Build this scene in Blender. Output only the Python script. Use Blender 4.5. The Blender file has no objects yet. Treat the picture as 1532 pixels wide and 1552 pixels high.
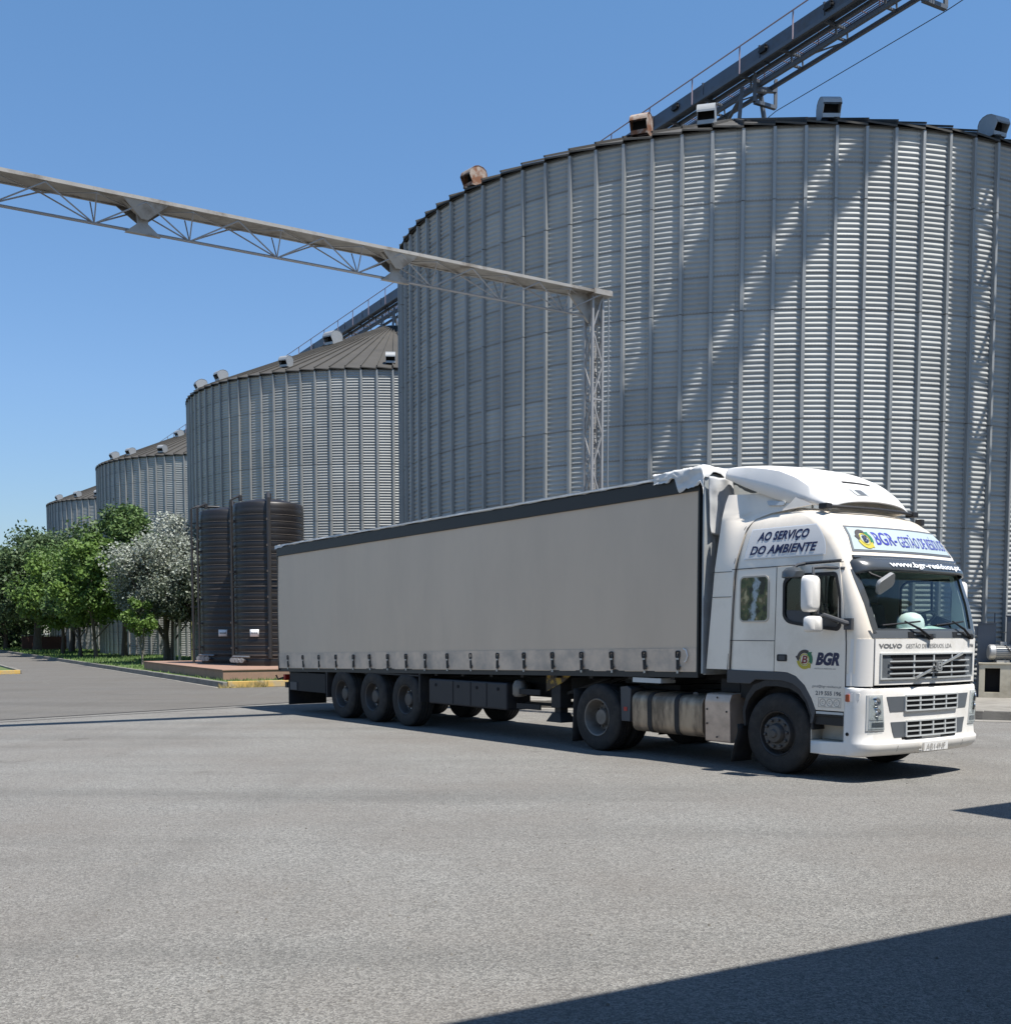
import bpy, bmesh, math, random
import numpy as np
from math import sin, cos, pi, radians, atan2, sqrt
from mathutils import Vector, Matrix
from mathutils.geometry import tessellate_polygon

sc = bpy.context.scene
COL = sc.collection
random.seed(7)
rng = np.random.default_rng(11)

# ------------------------------------------------------------------ camera, light, exposure
cam_d = bpy.data.cameras.new('camera')
cam = bpy.data.objects.new('camera', cam_d)
COL.objects.link(cam)
cam.location = (0, 0, 1.843)
cam.rotation_euler = (pi/2 - 0.0677, 0, 0)
cam_d.sensor_fit = 'HORIZONTAL'
cam_d.sensor_width = 36
cam_d.lens = 1700/1532*36
cam_d.shift_y = 298.5/1532
cam_d.clip_start = 0.05
cam_d.clip_end = 6000
sc.camera = cam

SUN_EL = 66.0
SH = Vector((0.739, -0.673, 0)).normalized()          # horizontal direction towards the sun
world = bpy.data.worlds.new('World')
sc.world = world
world.use_nodes = True
wn = world.node_tree
sky = wn.nodes.new('ShaderNodeTexSky')
sky.sky_type = 'NISHITA'
sky.sun_disc = False
sky.sun_elevation = radians(SUN_EL)
sky.sun_rotation = atan2(SH.x, SH.y)
sky.altitude = 50
sky.air_density = 1.25
sky.dust_density = 0.25
sky.ozone_density = 3.0
bg = wn.nodes['Background']
bg.inputs['Strength'].default_value = 0.105
tint = wn.nodes.new('ShaderNodeMix'); tint.data_type = 'RGBA'; tint.blend_type = 'MULTIPLY'; tint.inputs[0].default_value = 1.0
wtc = wn.nodes.new('ShaderNodeTexCoord'); wsp = wn.nodes.new('ShaderNodeSeparateXYZ'); wn.links.new(wtc.outputs['Generated'], wsp.inputs[0])
wcr = wn.nodes.new('ShaderNodeValToRGB')
wcr.color_ramp.elements[0].position = 0.0; wcr.color_ramp.elements[0].color = (0.46, 0.53, 0.68, 1)
wcr.color_ramp.elements[1].position = 0.5; wcr.color_ramp.elements[1].color = (0.66, 0.87, 1.0, 1)
wmid = wcr.color_ramp.elements.new(0.2); wmid.color = (0.61, 0.72, 0.885, 1)
wz = wcr.color_ramp.elements.new(1.0); wz.color = (0.60, 0.74, 0.84, 1)
wn.links.new(wsp.outputs[2], wcr.inputs[0]); wn.links.new(wcr.outputs[0], tint.inputs[7])
wn.links.new(sky.outputs[0], tint.inputs[6])
wn.links.new(tint.outputs[2], bg.inputs[0])

sun_d = bpy.data.lights.new('sun', 'SUN')
sun_d.energy = 5.0
sun_d.angle = radians(0.53)
sun_d.color = (1.0, 0.955, 0.89)
sun = bpy.data.objects.new('sun', sun_d)
COL.objects.link(sun)
sun_dir = Vector((SH.x*cos(radians(SUN_EL)), SH.y*cos(radians(SUN_EL)), sin(radians(SUN_EL))))
sun.rotation_euler = sun_dir.to_track_quat('Z', 'Y').to_euler()
sun.location = (0, 0, 60)

sc.view_settings.view_transform = 'Standard'
sc.view_settings.look = 'None'
sc.view_settings.exposure = 0.6
sc.view_settings.gamma = 1.0
sc.render.engine = 'CYCLES'
sc.cycles.max_bounces = 8
sc.cycles.transparent_max_bounces = 12

# ------------------------------------------------------------------ materials
MATS = {}
def pm(name, base, rough=0.55, metal=0.0, var=0.0, vs=3.0, bump=0.0, bs=60.0, dirt=None, dirt_s=1.2, dirt_lo=0.45, dirt_hi=0.75, stretch=None, coat=0.0, spec=0.5):
    m = bpy.data.materials.new(name); m.use_nodes = True
    nt = m.node_tree; N = nt.nodes; Lk = nt.links
    b = N['Principled BSDF']
    b.inputs['Roughness'].default_value = rough
    b.inputs['Metallic'].default_value = metal
    b.inputs['Specular IOR Level'].default_value = spec
    b.inputs['Coat Weight'].default_value = coat
    base = tuple(base)
    b.inputs['Base Color'].default_value = (*base, 1)
    if var or bump or dirt:
        tc = N.new('ShaderNodeTexCoord')
        src = tc.outputs['Object']
        if stretch:
            mp = N.new('ShaderNodeMapping'); mp.inputs['Scale'].default_value = stretch
            Lk.new(src, mp.inputs['Vector']); src = mp.outputs[0]
    last = None
    if var:
        n = N.new('ShaderNodeTexNoise'); n.inputs['Scale'].default_value = vs; n.inputs['Detail'].default_value = 6
        Lk.new(src, n.inputs['Vector'])
        mx = N.new('ShaderNodeMix'); mx.data_type = 'RGBA'
        lo = tuple(max(0, c*(1-var)) for c in base); hi = tuple(min(1, c*(1+var)) for c in base)
        mx.inputs[6].default_value = (*lo, 1); mx.inputs[7].default_value = (*hi, 1)
        Lk.new(n.outputs[0], mx.inputs[0]); last = mx.outputs[2]
    if dirt:
        n2 = N.new('ShaderNodeTexNoise'); n2.inputs['Scale'].default_value = dirt_s; n2.inputs['Detail'].default_value = 8; n2.inputs['Roughness'].default_value = 0.65
        Lk.new(src, n2.inputs['Vector'])
        r = N.new('ShaderNodeMapRange'); r.inputs[1].default_value = dirt_lo; r.inputs[2].default_value = dirt_hi
        Lk.new(n2.outputs[0], r.inputs[0])
        mx2 = N.new('ShaderNodeMix'); mx2.data_type = 'RGBA'
        mx2.inputs[6].default_value = (*base, 1); mx2.inputs[7].default_value = (*dirt, 1)
        if last: Lk.new(last, mx2.inputs[6])
        Lk.new(r.outputs[0], mx2.inputs[0]); last = mx2.outputs[2]
    if last: Lk.new(last, b.inputs['Base Color'])
    if bump:
        n3 = N.new('ShaderNodeTexNoise'); n3.inputs['Scale'].default_value = bs; n3.inputs['Detail'].default_value = 4
        Lk.new(src, n3.inputs['Vector'])
        bp = N.new('ShaderNodeBump'); bp.inputs['Strength'].default_value = bump; bp.inputs['Distance'].default_value = 0.02
        Lk.new(n3.outputs[0], bp.inputs['Height']); Lk.new(bp.outputs[0], b.inputs['Normal'])
    MATS[name] = m
    return m

def glass(name, tint, rough=0.0, mixv=0.0, gloss=1.0):
    m = bpy.data.materials.new(name); m.use_nodes = True
    nt = m.node_tree; N = nt.nodes; Lk = nt.links
    N.remove(N['Principled BSDF'])
    tr = N.new('ShaderNodeBsdfTransparent'); tr.inputs[0].default_value = (*tint, 1)
    gl = N.new('ShaderNodeBsdfGlossy'); gl.inputs['Roughness'].default_value = rough
    gl.inputs[0].default_value = (gloss, gloss, gloss, 1)
    fr = N.new('ShaderNodeFresnel'); geo = N.new('ShaderNodeNewGeometry'); ior = N.new('ShaderNodeMapRange')   # same pane reflectance from both sides
    ior.inputs[3].default_value = 1.45; ior.inputs[4].default_value = 1/1.45
    Lk.new(geo.outputs['Backfacing'], ior.inputs[0]); Lk.new(ior.outputs[0], fr.inputs[0])
    mx = N.new('ShaderNodeMixShader')
    Lk.new(fr.outputs[0], mx.inputs[0]); Lk.new(tr.outputs[0], mx.inputs[1]); Lk.new(gl.outputs[0], mx.inputs[2])
    Lk.new(mx.outputs[0], N['Material Output'].inputs[0])
    MATS[name] = m
    return m

def asphalt_mat(name, c_lo, c_hi, stain, grain, bumpk, patch, cracks=False):
    m = bpy.data.materials.new(name); m.use_nodes = True
    nt = m.node_tree; N = nt.nodes; Lk = nt.links
    b = N['Principled BSDF']; b.inputs['Roughness'].default_value = 0.9; b.inputs['Specular IOR Level'].default_value = 0.25
    tc = N.new('ShaderNodeTexCoord'); P = tc.outputs['Object']
    def noise(s, d=5, r=0.55, src=None):
        n = N.new('ShaderNodeTexNoise'); n.inputs['Scale'].default_value = s; n.inputs['Detail'].default_value = d; n.inputs['Roughness'].default_value = r
        Lk.new(src or P, n.inputs['Vector']); return n.outputs[0]
    def rngmap(o, a, c, lo=0.0, hi=1.0):
        r = N.new('ShaderNodeMapRange'); r.inputs[1].default_value = a; r.inputs[2].default_value = c; r.inputs[3].default_value = lo; r.inputs[4].default_value = hi
        Lk.new(o, r.inputs[0]); return r.outputs[0]
    def mix(f, a, c2):
        x = N.new('ShaderNodeMix'); x.data_type = 'RGBA'
        Lk.new(f, x.inputs[0])
        for k, v in ((6, a), (7, c2)):
            if isinstance(v, tuple): x.inputs[k].default_value = (*v, 1)
            else: Lk.new(v, x.inputs[k])
        return x.outputs[2]
    vor = N.new('ShaderNodeTexVoronoi'); vor.inputs['Scale'].default_value = grain; Lk.new(P, vor.inputs['Vector'])
    sepc = N.new('ShaderNodeSeparateColor'); Lk.new(vor.outputs['Color'], sepc.inputs[0])
    g = noise(grain*1.7, 3, 0.6)
    col = mix(rngmap(sepc.outputs[0], 0.0, 1.0), c_lo, c_hi)
    col = mix(rngmap(g, 0.52, 0.64, 0, 0.85), col, tuple(c*0.30 for c in c_lo))
    col = mix(rngmap(noise(0.35, 5, 0.6), 0.38, 0.66, 0, patch), col, stain)
    mp = N.new('ShaderNodeMapping'); mp.inputs['Rotation'].default_value = (0, 0, radians(61)); mp.inputs['Scale'].default_value = (0.10, 0.75, 1)
    Lk.new(P, mp.inputs['Vector'])
    col = mix(rngmap(noise(1.0, 6, 0.6, mp.outputs[0]), 0.48, 0.72, 0, 0.35), col, tuple(c*0.55 for c in c_lo))
    spot = noise(0.9, 2, 0.4)
    col = mix(rngmap(spot, 0.69, 0.78, 0, 0.4), col, (0.05, 0.042, 0.036))
    mp2 = N.new('ShaderNodeMapping'); mp2.inputs['Rotation'].default_value = (0, 0, radians(-54)); mp2.inputs['Scale'].default_value = (1.3, 0.045, 1); mp2.inputs['Location'].default_value = (3.1, 0, 0)
    Lk.new(P, mp2.inputs['Vector'])
    col = mix(rngmap(noise(1.0, 4, 0.5, mp2.outputs[0]), 0.55, 0.72, 0, 0.16), col, tuple(c*0.6 for c in c_lo))
    col = mix(rngmap(noise(2.3, 7, 0.7), 0.62, 0.76, 0, 0.18), col, tuple(c*1.15 for c in c_hi))
    if cracks:
        dark_ = name == 'asphalt'
        v2 = N.new('ShaderNodeTexVoronoi'); v2.feature = 'DISTANCE_TO_EDGE'; v2.inputs['Scale'].default_value = 0.11 if dark_ else 0.16
        w = N.new('ShaderNodeMix'); w.data_type = 'VECTOR'; w.inputs[0].default_value = 0.12
        nn = N.new('ShaderNodeTexNoise'); nn.inputs['Scale'].default_value = 1.1; nn.inputs['Detail'].default_value = 5; Lk.new(P, nn.inputs['Vector'])
        Lk.new(P, w.inputs[4]); Lk.new(nn.outputs['Color'], w.inputs[5]); Lk.new(w.outputs[1], v2.inputs['Vector'])
        col = mix(rngmap(v2.outputs['Distance'], 0.0, 0.0022 if dark_ else 0.006, 0.75, 0), col, (0.05, 0.047, 0.043) if dark_ else (0.15, 0.145, 0.13))
    Lk.new(col, b.inputs['Base Color'])
    bp = N.new('ShaderNodeBump'); bp.inputs['Strength'].default_value = bumpk; bp.inputs['Distance'].default_value = 0.012
    add = N.new('ShaderNodeMath'); add.operation = 'ADD'
    Lk.new(vor.outputs['Distance'], add.inputs[0]); Lk.new(g, add.inputs[1])
    Lk.new(add.outputs[0], bp.inputs['Height']); Lk.new(bp.outputs[0], b.inputs['Normal'])
    MATS[name] = m
    return m

def galv_mat(name, base, metal, rough):
    """corrugated silo sheet: each sheet (one UV cell) has its own tint, dark bolted laps, dusty streaks"""
    m = bpy.data.materials.new(name); m.use_nodes = True
    nt = m.node_tree; N = nt.nodes; Lk = nt.links
    b = N['Principled BSDF']; b.inputs['Metallic'].default_value = metal; b.inputs['Roughness'].default_value = rough
    uv = N.new('ShaderNodeUVMap'); uv.uv_map = 'sheet'
    sp = N.new('ShaderNodeSeparateXYZ'); Lk.new(uv.outputs[0], sp.inputs[0])
    def math(op, a, c=None):
        x = N.new('ShaderNodeMath'); x.operation = op
        for k, v in ((0, a), (1, c)):
            if v is None: continue
            if isinstance(v, (int, float)): x.inputs[k].default_value = v
            else: Lk.new(v, x.inputs[k])
        return x.outputs[0]
    hu = math('FLOOR', math('DIVIDE', sp.outputs[0], 3.0)); fv = math('FLOOR', sp.outputs[1])
    cb = N.new('ShaderNodeCombineXYZ'); Lk.new(math('ADD', hu, math('MULTIPLY', fv, 7.31)), cb.inputs[0]); Lk.new(fv, cb.inputs[1])
    wn_ = N.new('ShaderNodeTexWhiteNoise'); wn_.noise_dimensions = '2D'; Lk.new(cb.outputs[0], wn_.inputs['Vector'])
    tc = N.new('ShaderNodeTexCoord')
    n1 = N.new('ShaderNodeTexNoise'); n1.inputs['Scale'].default_value = 0.9; n1.inputs['Detail'].default_value = 7
    mp = N.new('ShaderNodeMapping'); mp.inputs['Scale'].default_value = (1.6, 1.6, 0.25); Lk.new(tc.outputs['Object'], mp.inputs[0]); Lk.new(mp.outputs[0], n1.inputs['Vector'])
    f = math('ADD', math('MULTIPLY', wn_.outputs['Value'], 0.30), math('MULTIPLY', n1.outputs[0], 0.8))
    cr = N.new('ShaderNodeValToRGB')
    cr.color_ramp.elements[0].position = 0.1; cr.color_ramp.elements[0].color = (*[c*0.72 for c in base], 1)
    cr.color_ramp.elements[1].position = 0.95; cr.color_ramp.elements[1].color = (*[min(1, c*1.22) for c in base], 1)
    Lk.new(f, cr.inputs[0])
    fr = math('FRACT', sp.outputs[1])
    lap = math('LESS_THAN', fr, 0.035)
    fu = math('FRACT', sp.outputs[0])
    bolts = math('MULTIPLY', math('LESS_THAN', fr, 0.06), math('GREATER_THAN', math('FRACT', math('MULTIPLY', fu, 9.0)), 0.72))
    vlap = math('MULTIPLY', math('LESS_THAN', math('ABSOLUTE', math('SUBTRACT', math('MODULO', sp.outputs[0], 3.0), 0.8)), 0.012), math('GREATER_THAN', math('FRACT', math('MULTIPLY', sp.outputs[1], 10.0)), 0.5))
    dk = math('MAXIMUM', math('MAXIMUM', math('MULTIPLY', lap, 0.40), math('MULTIPLY', bolts, 0.45)), math('MULTIPLY', vlap, 0.4))
    mx = N.new('ShaderNodeMix'); mx.data_type = 'RGBA'; mx.inputs[7].default_value = (0.06, 0.06, 0.065, 1)
    Lk.new(dk, mx.inputs[0]); Lk.new(cr.outputs[0], mx.inputs[6]); Lk.new(mx.outputs[2], b.inputs['Base Color'])
    MATS[name] = m
    return m

def leaf_mat(name, c1, c2, c3=None, trans=0.25):
    m = bpy.data.materials.new(name); m.use_nodes = True
    nt = m.node_tree; N = nt.nodes; Lk = nt.links
    b = N['Principled BSDF']; b.inputs['Roughness'].default_value = 0.55; b.inputs['Specular IOR Level'].default_value = 0.35
    at = N.new('ShaderNodeAttribute'); at.attribute_name = 'tint'
    cr = N.new('ShaderNodeValToRGB'); e = cr.color_ramp.elements
    e[0].position = 0; e[0].color = (*c1, 1); e[1].position = 0.7; e[1].color = (*c2, 1)
    if c3:
        x = e.new(0.75); x.color = (*c3, 1); e[1].position = 0.5; 
        y = e.new(1.0); y.color = (*c3, 1)
    Lk.new(at.outputs['Fac'], cr.inputs[0]); Lk.new(cr.outputs[0], b.inputs['Base Color'])
    tl = N.new('ShaderNodeBsdfTranslucent'); Lk.new(cr.outputs[0], tl.inputs[0])
    ms = N.new('ShaderNodeMixShader'); ms.inputs[0].default_value = trans
    Lk.new(b.outputs[0], ms.inputs[1]); Lk.new(tl.outputs[0], ms.inputs[2]); Lk.new(ms.outputs[0], N['Material Output'].inputs[0])
    MATS[name] = m
    return m

asphalt_mat('asphalt', (0.13, 0.128, 0.12), (0.315, 0.308, 0.285), (0.145, 0.128, 0.112), 70, 0.6, 0.45)
asphalt_mat('old_road', (0.125, 0.119, 0.109), (0.165, 0.157, 0.143), (0.115, 0.105, 0.092), 40, 0.25, 0.6, True)
galv_mat('galvanised_sheet', (0.345, 0.35, 0.333), 0.04, 0.62)
pm('galvanised_rib', (0.27, 0.278, 0.272), 0.45, 0.15, 0.2, 0.6)
pm('lichen_roof', (0.058, 0.054, 0.047), 0.8, 0.1, 0.3, 0.8, 0.2, 12)
pm('vent_sheet', (0.34, 0.35, 0.35), 0.5, 0.4, 0.15, 3)
pm('rusty_sheet', (0.36, 0.30, 0.25), 0.75, 0.15, 0.2, 4, dirt=(0.20, 0.085, 0.04), dirt_s=3, dirt_lo=0.42, dirt_hi=0.55)
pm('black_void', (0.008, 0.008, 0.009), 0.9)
pm('bridge_steel', (0.12, 0.135, 0.155), 0.55, 0.4, 0.2, 1.5)
pm('bridge_casing', (0.105, 0.125, 0.155), 0.5, 0.4, 0.2, 0.8, dirt=(0.09, 0.085, 0.08), dirt_s=1.5)
pm('rail_steel', (0.30, 0.235, 0.25), 0.45, 0.5, 0.1, 2)
pm('pale_paint_steel', (0.30, 0.285, 0.26), 0.6, 0.15, 0.25, 2.5, dirt=(0.13, 0.105, 0.08), dirt_s=2.2, dirt_lo=0.5, dirt_hi=0.7)
pm('truss_rod', (0.30, 0.29, 0.28), 0.5, 0.35, 0.15, 2)
pm('concrete', (0.25, 0.235, 0.205), 0.9, 0, 0.2, 2, 0.25, 30, dirt=(0.14, 0.128, 0.11), dirt_s=1.3)
pm('kerb_stone', (0.19, 0.18, 0.16), 0.9, 0, 0.22, 3, 0.3, 25, dirt=(0.11, 0.1, 0.085), dirt_s=1.6)
pm('yellow_kerb', (0.55, 0.36, 0.10), 0.8, 0, 0.15, 3, 0.2, 30, dirt=(0.40, 0.32, 0.19), dirt_s=3, dirt_lo=0.45, dirt_hi=0.62)
pm('brown_render', (0.29, 0.18, 0.13), 0.9, 0, 0.12, 2, 0.15, 40, dirt=(0.23, 0.15, 0.115), dirt_s=1.4)
pm('tank_black', (0.013, 0.0115, 0.012), 0.42, 0, 0.25, 1.2, dirt=(0.028, 0.024, 0.022), dirt_s=0.8, stretch=(0.6, 0.6, 5.0))
pm('tank_rib', (0.075, 0.063, 0.055), 0.6, 0, 0.35, 2)
pm('tank_pipe', (0.028, 0.026, 0.026), 0.45)
pm('sign_white', (0.75, 0.75, 0.74), 0.5)
pm('valve_grey', (0.3, 0.3, 0.3), 0.4, 0.6)
pm('lawn', (0.075, 0.125, 0.03), 0.95, 0, 0.4, 1.5, 0.6, 40, dirt=(0.11, 0.11, 0.045), dirt_s=0.5)
pm('grass_blade', (0.09, 0.155, 0.035), 0.8, 0, 0.3, 5)
pm('dry_weed', (0.28, 0.22, 0.08), 0.9, 0, 0.3, 9)
pm('bark', (0.085, 0.07, 0.055), 0.95, 0, 0.3, 6, 0.5, 20)
pm('bark_grey', (0.16, 0.145, 0.125), 0.95, 0, 0.3, 6, 0.5, 20)
pm('stake_wood', (0.30, 0.27, 0.09), 0.85, 0, 0.2, 4)
pm('stake_pale', (0.34, 0.31, 0.26), 0.85, 0, 0.2, 4)
leaf_mat('leaf_dark', (0.036, 0.064, 0.026), (0.11, 0.165, 0.07))
leaf_mat('leaf_mid', (0.04, 0.075, 0.024), (0.12, 0.195, 0.06))
leaf_mat('leaf_bright', (0.05, 0.098, 0.02), (0.155, 0.25, 0.055), trans=0.35)
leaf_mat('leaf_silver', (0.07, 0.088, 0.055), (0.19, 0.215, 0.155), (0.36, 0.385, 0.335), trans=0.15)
pm('brick_red', (0.12, 0.06, 0.045), 0.9, 0, 0.25, 2)
pm('dark_wall', (0.05, 0.05, 0.06), 0.8, 0, 0.2, 1)
# truck
pm('white_paint', (0.85, 0.77, 0.655), 0.32, 0, 0.03, 1.5, coat=0.3, dirt=(0.62, 0.545, 0.44), dirt_s=1.1, dirt_lo=0.5, dirt_hi=0.85)
pm('white_bumper', (0.79, 0.77, 0.73), 0.38, 0, 0.03, 2, dirt=(0.6, 0.57, 0.5), dirt_s=2.4, dirt_lo=0.55, dirt_hi=0.85)
pm('cream_dusty', (0.56, 0.51, 0.43), 0.6, 0, 0.12, 3, dirt=(0.36, 0.3, 0.23), dirt_s=2.5)
pm('grey_plastic', (0.055, 0.058, 0.064), 0.55, 0, 0.12, 4)
pm('grille_grey', (0.10, 0.112, 0.125), 0.5, 0, 0.08, 4)
pm('grille_pale', (0.50, 0.52, 0.52), 0.4, 0.1, 0.08, 4)
pm('black_plastic', (0.012, 0.012, 0.013), 0.6, 0, 0.3, 4)
pm('soft_black', (0.018, 0.018, 0.019), 0.75, 0, 0.3, 5, dirt=(0.045, 0.04, 0.034), dirt_s=3)
pm('seam', (0.03, 0.03, 0.03), 0.8)
pm('visor_grey', (0.06, 0.066, 0.07), 0.25, 0, 0.05, 2, coat=0.4)
pm('interior', (0.62, 0.65, 0.63), 0.8, 0, 0.15, 3)
pm('dash_grey', (0.30, 0.42, 0.40), 0.75, 0, 0.12, 4)
pm('seat_fabric', (0.17, 0.185, 0.205), 0.9)
pm('header_panel', (0.42, 0.49, 0.49), 0.3, 0, 0.04, 2)
pm('sign_panel', (0.66, 0.65, 0.63), 0.35, 0, 0.04, 2)
pm('ink_navy', (0.012, 0.015, 0.06), 0.4)
pm('ink_blue', (0.02, 0.03, 0.20), 0.4)
pm('ink_purple', (0.045, 0.05, 0.33), 0.4)
pm('ink_white', (0.85, 0.86, 0.86), 0.4)
pm('ink_grey', (0.16, 0.16, 0.16), 0.5)
pm('ink_faint', (0.36, 0.34, 0.31), 0.5)
pm('logo_green', (0.02, 0.16, 0.07), 0.4)
pm('logo_yellow', (0.50, 0.42, 0.04), 0.4)
pm('logo_dark', (0.06, 0.05, 0.045), 0.4)
pm('logo_red', (0.22, 0.03, 0.03), 0.4)
pm('chrome', (0.62, 0.63, 0.63), 0.18, 0.9)
pm('lamp_inner', (0.80, 0.81, 0.80), 0.3, 0.35)
pm('amber_lens', (0.38, 0.075, 0.02), 0.35)
pm('red_lens', (0.35, 0.02, 0.015), 0.35)
pm('tyre', (0.020, 0.019, 0.018), 0.85, 0, 0.25, 8, 0.2, 60, dirt=(0.05, 0.044, 0.038), dirt_s=5)
pm('rim_dark', (0.085, 0.08, 0.076), 0.55, 0.4, 0.2, 8)
pm('rim_pale', (0.20, 0.185, 0.165), 0.6, 0.25, 0.15, 6, dirt=(0.10, 0.085, 0.07), dirt_s=4)
pm('nut_steel', (0.45, 0.45, 0.43), 0.45, 0.6)
pm('tank_alloy', (0.42, 0.335, 0.245), 0.5, 0.55, 0.25, 3, dirt=(0.17, 0.135, 0.10), dirt_s=2.2, dirt_lo=0.42, dirt_hi=0.62, stretch=(2.5, 1, 0.7))
pm('alloy_plate', (0.62, 0.49, 0.39), 0.45, 0.35, 0.15, 3, dirt=(0.36, 0.28, 0.22), dirt_s=2.5)
pm('curtain', (0.64, 0.51, 0.38), 0.55, 0, 0.05, 0.7, 0.06, 3, dirt=(0.57, 0.455, 0.34), dirt_s=0.9, dirt_lo=0.42, dirt_hi=0.8, stretch=(1, 1, 0.35))
pm('curtain_hem', (0.68, 0.54, 0.41), 0.6, 0, 0.1, 2, 0.1, 5, dirt=(0.36, 0.315, 0.265), dirt_s=2.2, dirt_lo=0.4, dirt_hi=0.7)
pm('tarp_white', (0.66, 0.655, 0.63), 0.6, 0, 0.12, 2, 0.5, 9, dirt=(0.42, 0.40, 0.37), dirt_s=2.5)
pm('tarp_grey', (0.50, 0.505, 0.50), 0.65, 0, 0.08, 2, 0.4, 7)
pm('alu_front', (0.36, 0.385, 0.39), 0.55, 0.15, 0.1, 2, dirt=(0.3, 0.29, 0.27), dirt_s=1.8)
pm('rail_black', (0.022, 0.022, 0.021), 0.5, 0, 0.2, 3)
pm('chassis', (0.010, 0.010, 0.011), 0.7, 0, 0.3, 3)
pm('box_plastic', (0.022, 0.022, 0.025), 0.6, 0, 0.2, 2)
pm('yellow_chassis', (0.42, 0.27, 0.03), 0.6, 0, 0.1, 3, dirt=(0.06, 0.04, 0.02), dirt_s=7, dirt_lo=0.45, dirt_hi=0.55)
pm('hat_shell', (0.70, 0.76, 0.73), 0.35)
pm('cloth_blue', (0.04, 0.09, 0.30), 0.8)
pm('cabinet_cream', (0.52, 0.47, 0.36), 0.6, 0, 0.1, 3, dirt=(0.3, 0.26, 0.19), dirt_s=2)
pm('motor_grey', (0.36, 0.36, 0.35), 0.45, 0.4)
pm('shed_sheet', (0.30, 0.31, 0.32), 0.6, 0.3, 0.1, 1)
glass('windscreen_glass', (0.86, 0.94, 0.91))
glass('side_glass', (0.55, 0.60, 0.59))
glass('clear_lens', (0.93, 0.95, 0.95))
pm('mirror_glass', (0.75, 0.76, 0.77), 0.05, 1.0)

# waterfall picture on the sleeper window
m = bpy.data.materials.new('waterfall_picture'); m.use_nodes = True
nt = m.node_tree; N = nt.nodes; Lk = nt.links
b = N['Principled BSDF']; b.inputs['Roughness'].default_value = 0.3
tc = N.new('ShaderNodeTexCoord')
mp = N.new('ShaderNodeMapping'); mp.inputs['Scale'].default_value = (11, 1, 7); Lk.new(tc.outputs['Object'], mp.inputs[0])
n = N.new('ShaderNodeTexNoise'); n.inputs['Scale'].default_value = 1.2; n.inputs['Detail'].default_value = 8; Lk.new(mp.outputs[0], n.inputs['Vector'])
cr = N.new('ShaderNodeValToRGB'); e = cr.color_ramp.elements
e[0].position = 0.38; e[0].color = (0.02, 0.022, 0.012, 1); e[1].position = 0.68; e[1].color = (0.42, 0.36, 0.19, 1)
x = e.new(0.5); x.color = (0.075, 0.10, 0.03, 1); x = e.new(0.58); x.color = (0.14, 0.11, 0.05, 1)
Lk.new(n.outputs[0], cr.inputs[0])
sp = N.new('ShaderNodeSeparateXYZ'); Lk.new(tc.outputs['Object'], sp.inputs[0])
n2 = N.new('ShaderNodeTexNoise'); n2.inputs['Scale'].default_value = 9; n2.inputs['Detail'].default_value = 8; Lk.new(tc.outputs['Object'], n2.inputs['Vector'])
def _m(op, a, c):
    q = N.new('ShaderNodeMath'); q.operation = op
    for k, v in ((0, a), (1, c)):
        if isinstance(v, (int, float)): q.inputs[k].default_value = v
        else: Lk.new(v, q.inputs[k])
    return q.outputs[0]
cx_ = _m('ADD', -0.40, _m('MULTIPLY', _m('SUBTRACT', sp.outputs[2], 2.3), 0.16))
ds = _m('ABSOLUTE', _m('SUBTRACT', _m('ADD', sp.outputs[0], _m('MULTIPLY', n2.outputs[0], 0.26)), _m('ADD', cx_, 0.13)), 0)
mr = N.new('ShaderNodeMapRange'); mr.inputs[1].default_value = 0.005; mr.inputs[2].default_value = 0.05; mr.inputs[3].default_value = 1; mr.inputs[4].default_value = 0
Lk.new(ds, mr.inputs[0])
mx = N.new('ShaderNodeMix'); mx.data_type = 'RGBA'; mx.inputs[7].default_value = (0.36, 0.42, 0.44, 1)
Lk.new(mr.outputs[0], mx.inputs[0]); Lk.new(cr.outputs[0], mx.inputs[6]); Lk.new(mx.outputs[2], b.inputs['Base Color'])
MATS['waterfall_picture'] = m

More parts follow.
